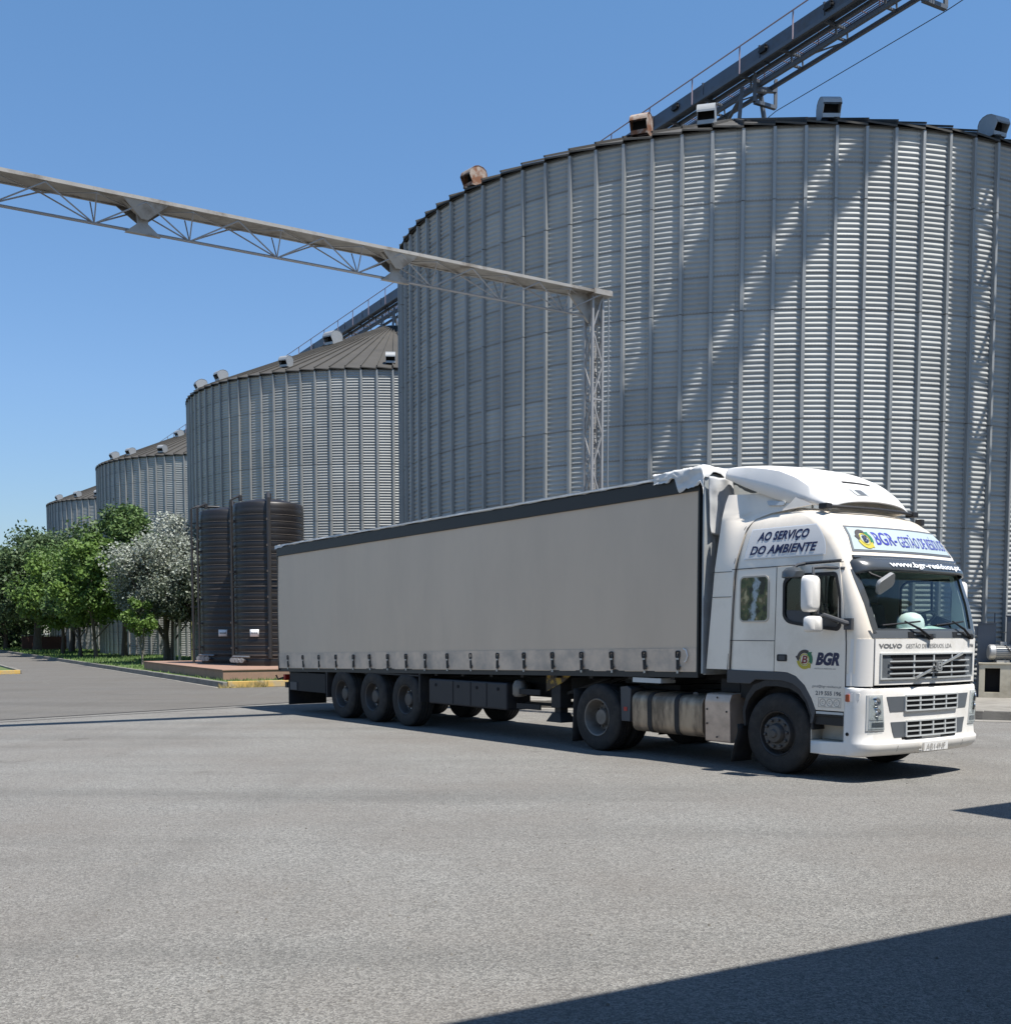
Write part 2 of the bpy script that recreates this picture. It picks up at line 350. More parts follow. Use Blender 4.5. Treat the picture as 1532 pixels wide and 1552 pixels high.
# ------------------------------------------------------------------ mesh helpers
class MB:
    def __init__(s): s.v = []; s.f = []; s.mi = []; s.k = 0
    def _add(s, vs, fs):
        o = len(s.v); s.v += [tuple(p) for p in vs]
        for f in fs: s.f.append(tuple(o+i for i in f)); s.mi.append(s.k)
    def box(s, a, c):
        (x0, y0, z0), (x1, y1, z1) = a, c
        s._add([(x0,y0,z0),(x1,y0,z0),(x1,y1,z0),(x0,y1,z0),(x0,y0,z1),(x1,y0,z1),(x1,y1,z1),(x0,y1,z1)],
               [(0,3,2,1),(4,5,6,7),(0,1,5,4),(1,2,6,5),(2,3,7,6),(3,0,4,7)])
        return s
    def hexa(s, p8):
        s._add(p8, [(0,3,2,1),(4,5,6,7),(0,1,5,4),(1,2,6,5),(2,3,7,6),(3,0,4,7)]); return s
    def bar(s, p, q, w, h=None, up=(0, 0, 1)):
        h = h or w; p = Vector(p); q = Vector(q); d = (q-p)
        if d.length < 1e-6: return s
        d.normalize(); up = Vector(up)
        if abs(d.dot(up)) > 0.98: up = Vector((1, 0, 0))
        x = d.cross(up).normalized()*w/2; y = x.cross(d).normalized()*h/2
        s.hexa([p-x-y, p+x-y, q+x-y, q-x-y, p-x+y, p+x+y, q+x+y, q-x+y]); return s
    def tube(s, pts, r, n=8, cap=True):
        pts = [Vector(p) for p in pts]; rs = r if isinstance(r, (list, tuple)) else [r]*len(pts)
        o = len(s.v); fs = []; prev = None
        for i, p in enumerate(pts):
            d = (pts[min(i+1, len(pts)-1)]-pts[max(i-1, 0)]).normalized()
            if prev is None:
                u = Vector((0, 0, 1)) if abs(d.z) < 0.9 else Vector((1, 0, 0))
                x = d.cross(u).normalized()
            else:
                x = (prev - d*prev.dot(d)).normalized()
            prev = x; y = d.cross(x)
            for k in range(n):
                a = 2*pi*k/n; s.v.append(tuple(p+(x*cos(a)+y*sin(a))*rs[i]))
        for i in range(len(pts)-1):
            for k in range(n):
                a = o+i*n+k; c = o+i*n+(k+1) % n
                s.f.append((a, c, c+n, a+n)); s.mi.append(s.k)
        if cap:
            s.f.append(tuple(o+k for k in range(n-1, -1, -1))); s.mi.append(s.k)
            s.f.append(tuple(o+(len(pts)-1)*n+k for k in range(n))); s.mi.append(s.k)
        return s
    def lathe(s, prof, n=24, fn=None, closed=False):
        """prof: list of (r, h); fn(x, y, h) places it (default axis z)"""
        fn = fn or (lambda x, y, h: (x, y, h))
        o = len(s.v); m_ = len(prof)
        for r, h in prof:
            for k in range(n):
                a = 2*pi*k/n; s.v.append(tuple(fn(r*cos(a), r*sin(a), h)))
        for i in range(m_-1):
            for k in range(n):
                a = o+i*n+k; c = o+i*n+(k+1) % n
                s.f.append((a, c, c+n, a+n)); s.mi.append(s.k)
        if not closed:
            for i, rev in ((0, True), (m_-1, False)):
                if prof[i][0] > 1e-4:
                    idx = [o+i*n+k for k in range(n)]
                    s.f.append(tuple(reversed(idx)) if rev else tuple(idx)); s.mi.append(s.k)
        return s
    def grid(s, fn, nu, nv):
        o = len(s.v)
        for j in range(nv+1):
            for i in range(nu+1): s.v.append(tuple(fn(i/nu, j/nv)))
        for j in range(nv):
            for i in range(nu):
                a = o+j*(nu+1)+i; s.f.append((a, a+1, a+nu+2, a+nu+1)); s.mi.append(s.k)
        return s
    def plate(s, outer, holes, fn, d0, d1):
        """flat plate from 2D polygon (a,b) with holes; fn(a,b,d) maps to 3D; visible face at d1, back at d0"""
        polys = [outer]+list(holes)
        tri = tessellate_polygon([[Vector((a, c, 0)) for a, c in p] for p in polys])
        flat = [p for q in polys for p in q]; nn = len(flat); o = len(s.v)
        for d in (d0, d1):
            for a, c in flat: s.v.append(tuple(fn(a, c, d)))
        for t in tri:
            s.f.append(tuple(o+i for i in t)); s.mi.append(s.k)
            s.f.append(tuple(o+nn+i for i in reversed(t))); s.mi.append(s.k)
        st = 0
        for p in polys:
            k = len(p)
            for i in range(k):
                a = o+st+i; c = o+st+(i+1) % k
                s.f.append((a, c, c+nn, a+nn)); s.mi.append(s.k)
            st += k
        return s
    def build(s, name, mats, parent=None, smooth=40, bevel=0, fix=True):
        me = bpy.data.meshes.new(name); me.from_pydata(s.v, [], s.f)
        if not isinstance(mats, (list, tuple)): mats = [mats]
        for mm in mats: me.materials.append(MATS[mm] if isinstance(mm, str) else mm)
        if len(mats) > 1: me.polygons.foreach_set('material_index', s.mi)
        if fix:
            bm = bmesh.new(); bm.from_mesh(me); bmesh.ops.recalc_face_normals(bm, faces=bm.faces); bm.to_mesh(me); bm.free()
        if smooth:
            me.polygons.foreach_set('use_smooth', [True]*len(me.polygons)); me.set_sharp_from_angle(angle=radians(smooth))
        o = bpy.data.objects.new(name, me); COL.objects.link(o)
        if parent: o.parent = parent
        if bevel:
            bv = o.modifiers.new('bevel', 'BEVEL'); bv.width = bevel; bv.segments = 2; bv.limit_method = 'ANGLE'; bv.angle_limit = radians(35)
        return o

def tag(o, label=None, cat=None, group=None, kind=None):
    if label: o['label'] = label
    if cat: o['category'] = cat
    if group: o['group'] = group
    if kind: o['kind'] = kind
    return o
def thing(name, label, cat, loc=(0, 0, 0), rotz=0, group=None):
    o = bpy.data.objects.new(name, None); COL.objects.link(o); o.empty_display_size = 0.3
    o.location = loc; o.rotation_euler = (0, 0, rotz)
    return tag(o, label, cat, group)
def dup(o, parent=None):
    c = o.copy(); COL.objects.link(c); c.parent = parent
    for ch in list(o.children):
        dup(ch, c)
    return c

def rrect(x0, y0, x1, y1, r, n=5):
    pts = []
    for cx, cy, a0 in ((x1-r, y1-r, 0), (x0+r, y1-r, 90), (x0+r, y0+r, 180), (x1-r, y0+r, 270)):
        for k in range(n+1):
            a = radians(a0+90*k/n); pts.append((cx+r*cos(a), cy+r*sin(a)))
    return pts
def rpoly(pts, r, n=4):
    """round every corner of a polygon"""
    out = []; m_ = len(pts)
    for i in range(m_):
        p0 = Vector(pts[i-1]); p1 = Vector(pts[i]); p2 = Vector(pts[(i+1) % m_])
        rr = r[i] if isinstance(r, (list, tuple)) else r
        a = p0-p1; c = p2-p1; l = min(rr, a.length*0.45, c.length*0.45)
        if rr <= 0: out.append(tuple(p1)); continue
        A = p1+a.normalized()*l; B = p1+c.normalized()*l
        for k in range(n+1):
            t = k/n; out.append(tuple(A*(1-t)**2+p1*2*t*(1-t)+B*t*t))
    return out

# ---- lettering: text curve -> 2D mesh (x right, y up), scaled to a given box
TXT = {}
def text2d(body, bold=0.0, shear=0.0):
    key = (body, bold, shear)
    if key in TXT: return TXT[key]
    cu = bpy.data.curves.new('lettering', 'FONT'); cu.body = body; cu.size = 1; cu.offset = bold; cu.shear = shear; cu.resolution_u = 3
    ob = bpy.data.objects.new('lettering', cu); COL.objects.link(ob)
    bpy.context.view_layer.update()
    dg = bpy.context.evaluated_depsgraph_get()
    me = bpy.data.meshes.new_from_object(ob.evaluated_get(dg))
    vs = [(v.co.x, v.co.y) for v in me.vertices]; fs = [tuple(p.vertices) for p in me.polygons]
    COL.objects.unlink(ob); bpy.data.objects.remove(ob); bpy.data.curves.remove(cu); bpy.data.meshes.remove(me)
    TXT[key] = (vs, fs)
    return TXT[key]
STR = [('AO SERVIÇO', .035, .25), ('DO AMBIENTE', .035, .25), ('BGR', .055, .3), ('BGR-', .012, .0), ('GESTÃO DE RESÍDUOS', .0, .0), ('www.bgr-residuos.pt', .022, .0),
       ('VOLVO', .045, 0), ('GESTÃO DE RESÍDUOS, LDA.', .0, 0), ('FM', .02, .0), ('AB14NF', .0, 0), ('geral@bgr-residuos.pt', .0, 0), ('219 555 196', .035, 0), ('C', .02, 0), ('B', .02, .2)]
for st_ in STR: text2d(*st_)
def letter(mb, body, bold, shear, x0, y0, w, h, fn):
    """put the text box at (x0,y0) lower-left with width w and height h; fn(x,y) -> 3D"""
    vs, fs = text2d(body, bold, shear)
    xs = [p[0] for p in vs]; ys = [p[1] for p in vs]
    ax, ay = min(xs), min(ys); sx = w/(max(xs)-ax); sy = h/(max(ys)-ay)
    mb._add([fn(x0+(x-ax)*sx, y0+(y-ay)*sy) for x, y in vs], fs)
    return mb

# ------------------------------------------------------------------ site layout
R_ = Vector((-0.486, 0.874, 0)).normalized()     # along the row of silos, away from the camera
E_ = Vector((R_.y, -R_.x, 0))                    # across the row
C0 = Vector((8.1687, 41.5224, 0))
PITCH = sqrt(14.7662**2+26.5266**2)
DROW = Vector((-14.7662, 26.5266, 0))
SR, SHT = 11.914, 14.80

def poly_sheet(name, pts, z, mat):
    mb = MB(); mb._add([(p[0], p[1], z) for p in pts], [tuple(range(len(pts)))])
    return tag(mb.build(name, mat, smooth=0), kind='structure')

poly_sheet('ground', [(-2500, -2500), (2500, -2500), (2500, 3000), (-2500, 3000)], 0, 'asphalt')
J0 = Vector((-10.66, 23.58, 0)); JD = Vector((0.64, 0.768, 0))
ja = J0-JD*70; jb = J0+JD*15.2
K0 = Vector((-9.44, 37.45, 0)); KE = K0+R_*190
poly_sheet('road', [(jb.x, jb.y), (-3.2, 40.8), (K0.x, K0.y), (KE.x, KE.y), (-400, 260), (-400, -60), (ja.x, ja.y)], 0.004, 'old_road')
mb = MB()
for off, w in ((0.0, 0.05), (0.55, 0.03)):
    nrm = Vector((JD.y, -JD.x, 0))
    a = ja+nrm*off; c = jb+nrm*off
    mb._add([(a.x-nrm.x*w, a.y-nrm.y*w, 0.008), (a.x+nrm.x*w, a.y+nrm.y*w, 0.008), (c.x+nrm.x*w, c.y+nrm.y*w, 0.008), (c.x-nrm.x*w, c.y-nrm.y*w, 0.008)], [(0, 1, 2, 3)])
tag(mb.build('road_joint', 'seam', smooth=0), kind='structure')

def prism(mb, pts, z0, z1):
    mb.plate([(p[0], p[1]) for p in pts], [], lambda a, c, d: (a, c, d), z0, z1); return mb
def P2(p): return (p.x, p.y)
def strip(mb, line, w0, w1, z0, z1, seg=1.0, gap=0.012, jit=0.006):
    """kerb stones along a polyline; offsets w0..w1 to its right"""
    for a, c in zip(line[:-1], line[1:]):
        d = (c-a); L = d.length; d.normalize(); nr = Vector((d.y, -d.x, 0)); n = max(1, int(L/seg))
        for k in range(n):
            p = a+d*(L*k/n+gap/2); q = a+d*(L*(k+1)/n-gap/2)
            j = random.uniform(-jit, jit); zz = z1+random.uniform(-jit, jit)
            A = p+nr*(w0+j); B = p+nr*(w1+j); Cc = q+nr*(w1+j); D = q+nr*(w0+j)
            mb.hexa([(A.x, A.y, z0), (B.x, B.y, z0), (Cc.x, Cc.y, z0), (D.x, D.y, z0), (A.x, A.y, zz), (B.x, B.y, zz), (Cc.x, Cc.y, zz), (D.x, D.y, zz)])
    return mb
r9 = random.Random(9)
# loose grit on the yard
mb = MB()
for k in range(420):
    y = 3.6+19*r9.random()**1.7; x = r9.uniform(-.55, .50)*y; r = r9.uniform(.004, .013)
    c_ = [(r*cos(a+k)*r9.uniform(.6, 1.2), r*sin(a+k)*r9.uniform(.6, 1.2)) for a in (0, 1.6, 3.1, 4.7)]
    mb._add([(x+a, y+b_, .0) for a, b_ in c_]+[(x+a*.5, y+b_*.5, r*.9) for a, b_ in c_], [(4, 5, 6, 7), (0, 1, 5, 4), (1, 2, 6, 5), (2, 3, 7, 6), (3, 0, 4, 7)])
tag(mb.build('grit', 'kerb_stone', smooth=0), 'loose grit scattered over the asphalt yard', 'grit', kind='stuff')
# verge between kerb and silos
mb = MB(); prism(mb, [P2(K0+E_*0.16+R_*0.16), P2(K0+E_*9.0+R_*0.16), P2(K0+E_*9.0+R_*190), P2(K0+E_*0.16+R_*190)], 0.0, 0.17)
tag(mb.build('verge', 'lawn', smooth=0), kind='structure')
mb = MB(); strip(mb, [K0, KE], 0.0, 0.16, 0, 0.2, 1.5)
nr_ = Vector((R_.y, -R_.x, 0))
tag(mb.build('kerb', 'kerb_stone', bevel=0.015, smooth=0), kind='structure')
mb = MB(); strip(mb, [K0, KE], -0.16, -0.01, 0, 0.012, 3.0)
tag(mb.build('gutter', 'concrete', smooth=0), kind='structure')
mb = MB(); strip(mb, [K0+E_*9.0, K0+E_*0.17], 0.0, 0.16, 0, 0.21, 1.0)
tag(mb.build('yellow_kerb', 'yellow_kerb', bevel=0.015, smooth=0), kind='structure')
# silo apron on the right
AP = [Vector(p).to_3d() for p in ((-2.6, 29.05), (1.0, 27.55), (10.15, 23.76), (24, 17.9), (34, 36), (14, 60), (-1.0, 52), (-6.8, 36.6))]
mb = MB(); prism(mb, [P2(p) for p in AP], 0, 0.17)
tag(mb.build('apron', 'concrete', smooth=0), kind='structure')
mb = MB(); strip(mb, AP[:4], -0.16, -0.004, 0, 0.185, 1.0); strip(mb, [AP[7], AP[0]], -0.16, -0.004, 0, 0.185, 1.0)
tag(mb.build('kerb', 'kerb_stone', bevel=0.015, smooth=0), kind='structure')
mb = MB(); strip(mb, AP[:4], 0.0, 0.0, 0, 0.01); mb = MB()
for a, c in zip(AP[:3], AP[1:4]):
    d = (c-a).normalized(); n_ = Vector((d.y, -d.x, 0))
    for p, q in ((a, c),):
        A = p+n_*0.17; B = p+n_*0.62; Cc = q+n_*0.62; D = q+n_*0.17
        mb._add([(v.x, v.y, 0.006) for v in (A, B, Cc, D)], [(0, 1, 2, 3)])
tag(mb.build('gutter', 'concrete', smooth=0), kind='structure')
# traffic island at far left
I0 = Vector((-21.9, 50.4, 0))
isl = [I0, I0-Vector((0.55, 1.0, 0)), I0-Vector((1.4, 1.7, 0)), I0-Vector((9, 2.6, 0)), I0-Vector((30, 1.5, 0)), I0-Vector((34, -22, 0)), I0+R_*17-E_*1.2, I0+R_*14]
mb = MB(); prism(mb, [P2(p) for p in isl], 0.0, 0.10)
tag(mb.build('island_lawn', 'lawn', smooth=0), kind='structure')
mb = MB(); strip(mb, [isl[7], isl[0]], -0.16, 0.0, 0, 0.18, 1.2)
tag(mb.build('kerb', 'kerb_stone', bevel=0.015, smooth=0), kind='structure')
mb = MB(); strip(mb, isl[:5], -0.16, 0.0, 0, 0.18, 1.2)
tag(mb.build('yellow_kerb', 'yellow_kerb', bevel=0.015, smooth=0), kind='structure')
# grass blades on the verge
gv = []; gf = []
for i in range(16000):
    a = random.uniform(0.3, 8.5); w = random.random()**1.6*130+0.5
    p = K0+E_*a+R_*w; h = random.uniform(.03, .13)*(1+w/120); t = random.uniform(0, pi); b_ = len(gv); s_ = .02*(1+w/40)
    gv += [(p.x-s_*cos(t), p.y-s_*sin(t), .165), (p.x+s_*cos(t), p.y+s_*sin(t), .165), (p.x+random.uniform(-.05, .05), p.y+random.uniform(-.05, .05), .17+h)]
    gf.append((b_, b_+1, b_+2))
me = bpy.data.meshes.new('grass'); me.from_pydata(gv, [], gf); me.materials.append(MATS['grass_blade'])
o = bpy.data.objects.new('grass', me); COL.objects.link(o); tag(o, 'short green grass along the kerb under the trees', 'grass', kind='stuff')

# ------------------------------------------------------------------ silos
NST, NRING, NC, SEG = 96, 16, 7, 6
RINGH = SHT/NRING
def silo_wall_mesh():
    rows = NRING*NC*SEG; cols = NST*2
    z = np.linspace(0, SHT, rows+1); r = SR+0.021*np.array([-1.0, .85, 1.0, .55, 0.0, -.6])[np.arange(rows+1) % SEG]
    th = 2*pi*np.arange(cols)/cols
    X = (r[:, None]*np.cos(th)[None]).ravel(); Y = (r[:, None]*np.sin(th)[None]).ravel(); Z = np.repeat(z, cols)
    V = np.stack([X, Y, Z], 1)
    i, j = np.meshgrid(np.arange(rows), np.arange(cols), indexing='ij')
    j2 = (j+1) % cols
    F = np.stack([i*cols+j, i*cols+j2, (i+1)*cols+j2, (i+1)*cols+j], -1).reshape(-1, 4)
    U = np.stack([np.stack([j/2, i*NRING/rows], -1), np.stack([(j+1)/2, i*NRING/rows], -1), np.stack([(j+1)/2, (i+1)*NRING/rows], -1), np.stack([j/2, (i+1)*NRING/rows], -1)], -2).reshape(-1, 2)
    mi = np.zeros(len(F), int)
    # stiffeners: hat sections in lengths with a splice
    rv = []; rf = []
    lens = [0.05]+[RINGH*k for k in (2, 5, 8, 11, 14)]+[SHT-0.03]
    for k in range(NST):
        a = 2*pi*k/NST; er = np.array([cos(a), sin(a), 0]); et = np.array([-sin(a), cos(a), 0])
        for q in range(len(lens)-1):
            z0, z1 = lens[q]+0.012, lens[q+1]-0.012
            b0 = len(rv)
            for zz in (z0, z1):
                for t, rr in ((-.072, .016), (-.046, .018), (-.038, .105), (.038, .105), (.046, .018), (.072, .016)):
                    rv.append(er*(SR+rr)+et*t+np.array([0, 0, zz]))
            for s in range(5): rf.append((b0+s, b0+s+1, b0+6+s+1, b0+6+s))
            rf.append((b0+2, b0+3, b0+4, b0+1)); rf.append((b0+8, b0+9, b0+10, b0+7))
    rv = np.array(rv); rf = np.array(rf)+len(V)
    V = np.concatenate([V, rv]); F = np.concatenate([F, rf]); mi = np.concatenate([mi, np.ones(len(rf), int)])
    U = np.concatenate([U, np.full((len(rf)*4, 2), .5)])
    me = bpy.data.meshes.new('wall')
    me.vertices.add(len(V)); me.vertices.foreach_set('co', V.ravel())
    me.loops.add(F.size); me.loops.foreach_set('vertex_index', F.ravel().astype(np.int32))
    me.polygons.add(len(F)); me.polygons.foreach_set('loop_start', np.arange(0, F.size, 4, dtype=np.int32))
    me.update(calc_edges=True)
    uv = me.uv_layers.new(name='sheet'); uv.data.foreach_set('uv', U.ravel())
    me.materials.append(MATS['galvanised_sheet']); me.materials.append(MATS['galvanised_rib'])
    me.polygons.foreach_set('material_index', mi.astype(np.int32))
    sm = np.ones(len(F), bool); sm[-len(rf):] = False
    me.polygons.foreach_set('use_smooth', sm)
    me.validate(); me.update()
    return me
SLOPE = 0.44
def roof_mesh():
    mb = MB(); rr = [SR+0.13, SR*0.72, SR*0.70, SR*0.38, SR*0.36, 0.9]
    for k in range(NST):
        a0 = 2*pi*k/NST; a1 = 2*pi*(k+1)/NST
        lift = [0.02, 0.02, 0.045, 0.045, 0.07, 0.07]
        def pt(a, i, up, dz=0): return (rr[i]*cos(a), rr[i]*sin(a), SHT+SLOPE*(SR-rr[i])+lift[i]+up+dz+0.05)
        n = len(rr)
        vs = [pt(a0, i, 0.075 if i < 2 else 0.05) for i in range(n)]+[pt(a1, i, 0.0) for i in range(n)]
        fs = [(i, i+n, i+n+1, i+1) for i in range(n-1)]
        b = len(vs)
        vs += [pt(a0, 0, 0.075, -.05), pt(a1, 0, 0, -.05)]                      # eave edge thickness
        fs += [(0, b, b+1, n)]
        vs += [pt(a0, i, -0.02) for i in range(n)]                             # step to the neighbour sheet
        fs += [(i, i+1, b+2+i+1, b+2+i) for i in range(n-1)]
        # raised seam
        mb._add(vs, fs)
        p = Vector(pt(a0, 0, .11)); q = Vector(pt(a0, 5, .06)); mb.bar(p, q, 0.05, 0.05)
    # soffit ring under the eave
    mb.lathe([(SR+0.02, SHT-0.01), (SR+0.12, SHT-0.03)], 96, closed=True)
    mb.lathe([(0.0, 0.36+SHT+SLOPE*(SR-0.9)), (0.5, 0.3+SHT+SLOPE*(SR-0.9)), (1.0, 0.16+SHT+SLOPE*(SR-1.0))], 32, closed=True)
    return mb
wall_me = silo_wall_mesh()
roof0 = roof_mesh().build('roof', 'lichen_roof', smooth=0, fix=False)
roof_me = roof0.data
bpy.data.objects.remove(roof0)
def vent_mesh(mat):
    mb = MB(); W = .29
    prof = [(-.3, -.1), (-.3, .40), (-.24, .53), (-.1, .61), (.1, .63), (.28, .58), (.47, .45), (.53, .30), (.53, .25)]
    lower = [(.53, .25), (.40, .02), (.36, -.1)]
    side = prof+lower[1:]
    for s in (-W, W): mb.plate([(x, z) for x, z in side], [], lambda a, c, d: (a, d, c), s-.008, s+.008)
    for (x0, z0), (x1, z1) in zip(prof[:-1], prof[1:]):
        mb._add([(x0, -W-.02, z0), (x1, -W-.02, z1), (x1, W+.02, z1), (x0, W+.02, z0), (x0, -W-.02, z0+.012), (x1, -W-.02, z1+.012), (x1, W+.02, z1+.012), (x0, W+.02, z0+.012)],
                [(0, 3, 2, 1), (4, 5, 6, 7), (0, 1, 5, 4), (2, 3, 7, 6), (1, 2, 6, 5), (3, 0, 4, 7)])
    mb.box((.335, -W, -.1), (.40, W, .03))
    mb.k = 1; mb.box((.16, -W+.012, -.05), (.18, W-.012, .55))
    o = mb.build('roof_vent', [mat, 'black_void'], smooth=30); me = o.data; bpy.data.objects.remove(o); return me
vents = {c: vent_mesh(c) for c in ('vent_sheet', 'rusty_sheet')}
silo_lab = ['largest and nearest corrugated steel grain silo, streaked with diagonal shadows, behind the lorry cab',
            'second corrugated steel grain silo with dark conical roof, rising behind the black tanks',
            'third grain silo along the row, rising behind the white flowering tree',
            'farthest and smallest looking grain silo at the end of the row, above the trees']
silo_vents = [[(-141.5, 11.55, 'rusty_sheet'), (-113.2, 11.45, 'rusty_sheet'), (-104.8, 10.9, 'vent_sheet'), (-89.1, 11.5, 'vent_sheet'), (-65.5, 11.6, 'vent_sheet'), (-40, 11.5, 'vent_sheet')],
              [(-150, 11.5, 'vent_sheet'), (-139, 11.2, 'vent_sheet'), (-114.5, 10.9, 'vent_sheet'), (-126.6, 5.0, 'vent_sheet'), (-85.5, 11.1, 'vent_sheet'), (-55, 11.3, 'vent_sheet')],
              [(-137, 11.5, 'vent_sheet'), (-127.5, 11.2, 'vent_sheet'), (-130, 6.6, 'vent_sheet'), (-110, 11.4, 'vent_sheet'), (-80, 11.4, 'vent_sheet')],
              [(-137, 11.5, 'vent_sheet'), (-122, 11.2, 'vent_sheet'), (-108, 11.3, 'vent_sheet'), (-82, 11.4, 'vent_sheet')]]
for k in range(4):
    c = C0+DROW*k
    t = thing('grain_silo', silo_lab[k], 'silo', (c.x, c.y, 0.0), 0, 'grain silos in a row')
    w = bpy.data.objects.new('wall', wall_me); COL.objects.link(w); w.parent = t; w.rotation_euler = (0, 0, -2.0051)
    w = bpy.data.objects.new('roof', roof_me); COL.objects.link(w); w.parent = t; w.rotation_euler = (0, 0, -2.0051)
    for a, r, mt in silo_vents[k]:
        v = bpy.data.objects.new('roof_vent', vents[mt]); COL.objects.link(v); v.parent = t
        v.location = (r*cos(radians(a)), r*sin(radians(a)), SHT+SLOPE*(SR-r)+.14); v.rotation_euler = (0, radians(0), radians(a)); v.scale = (.78, .78, .80)
        if mt == 'rusty_sheet': v['label'] = 'rusty roof vent'
        if r < 7: v.scale = (1.1, 1.1, 1.1) if k == 1 else (.75, .75, .75)

# ------------------------------------------------------------------ conveyor bridge over the silo tops
br = thing('conveyor_bridge', 'long dark steel conveyor bridge with handrail running across the silo roofs', 'conveyor', (C0.x-E_.x*.16, C0.y-E_.y*.16, 0))
def BP(t, e, z): return tuple(R_*t+E_*e+Vector((0, 0, z)))
T0, T1 = -15.0, 3*PITCH+4
Zf = 21.15
mb = MB()
def quadbar(mb, t0, t1, e0, e1, z0, z1):
    mb.hexa([BP(t0, e0, z0), BP(t0, e1, z0), BP(t1, e1, z0), BP(t1, e0, z0), BP(t0, e0, z1), BP(t0, e1, z1), BP(t1, e1, z1), BP(t1, e0, z1)])
quadbar(mb, T0, T1, -.42, .02, Zf+.12, Zf+.58)
tt = T0+1
while tt < T1:
    quadbar(mb, tt, tt+.06, -.445, .045, Zf+.10, Zf+.61); tt += 3.0
mb.build('casing', 'bridge_casing', br, smooth=0)
mb = MB()
for e in (-.48, .06): quadbar(mb, T0, T1, e-.05, e+.05, Zf-.02, Zf+.10)
for e in (.55,): quadbar(mb, T0, T1, e-.04, e+.04, Zf-.04, Zf+.08)
for e in (.1, .6): quadbar(mb, T0, T1, e-.055, e+.055, Zf-.42, Zf-.30)
tt = T0; i = 0
while tt < T1:
    quadbar(mb, tt-.04, tt+.04, -.45, .55, Zf-.03, Zf+.04)
    quadbar(mb, tt-.04, tt+.04, .1, .6, Zf-.39, Zf-.33)
    mb.bar(BP(tt, .1, Zf-.35), BP(tt, .06, Zf), .06); mb.bar(BP(tt, .6, Zf-.35), BP(tt, .55, Zf), .05)
    s = 1 if i % 2 else -1
    if i % 2: mb.bar(BP(tt, .6, Zf-.35), BP(tt+2, .55, Zf), .04)
    tt += 2.0; i += 1
mb.build('truss', 'bridge_steel', br, smooth=0)
mb = MB()
for e in (.16, .26, .36, .46): quadbar(mb, T0, T1, e-.012, e+.012, Zf+.06, Zf+.09)
tt = T0
while tt < T1:
    quadbar(mb, tt-.01, tt+.01,   .10, .52, Zf+.055, Zf+.085); tt += .7
mb.build('walkway', 'rail_steel', br, smooth=0)
mb = MB()
for e, zz in ((-.54, Zf+.93), (.60, Zf+.90)):
    mb.tube([BP(T0, e, zz), BP(T1, e, zz)], .024, 6)
    if e > 0: mb.tube([BP(T0, e, zz-.45), BP(T1, e, zz-.45)], .018, 6)
    tt = T0+.9
    while tt < T1:
        mb.bar(BP(tt, e, Zf), BP(tt, e, zz), .045); tt += 2.6
mb.build('handrail', 'rail_steel', br, smooth=0)
for k in range(4):
    mb = MB(); t_ = k*PITCH
    for dt in (-.9, .9):
        for e in (-.3, .75): mb.bar(BP(t_+dt, e*1.5, 18.6), BP(t_+dt, e*.8, Zf-.3), .12)
    mb.bar(BP(t_-.9, -.25, Zf-.6), BP(t_+.9, .6, Zf-.6), .1)
    mb.build('support', 'bridge_steel', br, smooth=0)
for tt in (-8.6, -1.4, 20, 50, 80):
    mb = MB()
    for e in (-.1, .85): mb.bar(BP(tt, e, Zf), BP(tt, e, Zf-.95), .14, .1)
    mb.bar(BP(tt, -.1, Zf-.95), BP(tt, .85, Zf-.95), .14, .12); mb.bar(BP(tt, -.1, Zf-.55), BP(tt, .85, Zf-.35), .16, .16)
    mb.build('hanger_frame', 'bridge_steel', br, smooth=0)
for tt in (-9.7, -5.2, -2.2, 2.6):
    mb = MB(); mb.box((-.14, -.05, -.09), (.14, .05, .09)); mb.box((-.16, -.04, .09), (.16, .04, .11)); mb.tube([(-.2, 0, 0), (.2, 0, 0)], .04, 8)
    o = mb.build('bearing_box', 'black_plastic', br, smooth=30); o.location = BP(tt, -.47, Zf+.36); o.rotation_euler = (0, 0, atan2(R_.y, R_.x))
mb = MB(); mb.tube([BP(T0, .9, Zf-.6), BP(-8.6, .9, Zf-1.0), BP(-1.5, .8, Zf-1.1), BP(1, .7, Zf-1.6)], .013, 6)
mb.build('cable', 'black_plastic', br)

# elevator tower and high gallery to the right of the view (they throw the shadows on the first silo)
TW = C0+R_*(-15.4)+E_*(-.3)
tw = thing('elevator_tower', 'tall lattice elevator tower standing to the right of the nearest silo', 'tower', (TW.x, TW.y, 0), atan2(-.673, .739))
# local x towards the sun, local y = across the shadow
mb = MB(); H = 33
for x in (-.6, .6):
    for y in (-.16, .47): mb.bar((x, y, 0), (x, y, H), .10)
z = 0
while z < H:
    mb.bar((-.6, -.16, z), (-.6, .47, z), .09)
    for y in (-.16, .47): mb.bar((-.6, y, z), (.6, y, z), .07)
    mb.bar((-.6, -.16, z), (-.6, .47, z+1.0), .075); mb.bar((-.6, .47, z+1.0), (-.6, -.16, z+2), .06); z += 2.0
mb.build('frame', 'bridge_steel', tw, smooth=0)
mb = MB(); mb.box((-.6, -.66, 0), (.35, -.20, H+1)); mb.build('elevator_leg', 'bridge_casing', tw, smooth=0)
mb = MB(); mb.box((-.6, .48, 0), (.35, 1.05, H+1)); mb.build('elevator_leg', 'bridge_casing', tw, smooth=0)
mb = MB()
for y in (-.80, -.70, -.62):
    mb.tube([(.55, y, .3), (.55, y, H)], .03, 6)
z = .5
while z < H: mb.tube([(.55, -.80, z), (.55, -.62, z)], .04, 5); z += .3
z = 2.5
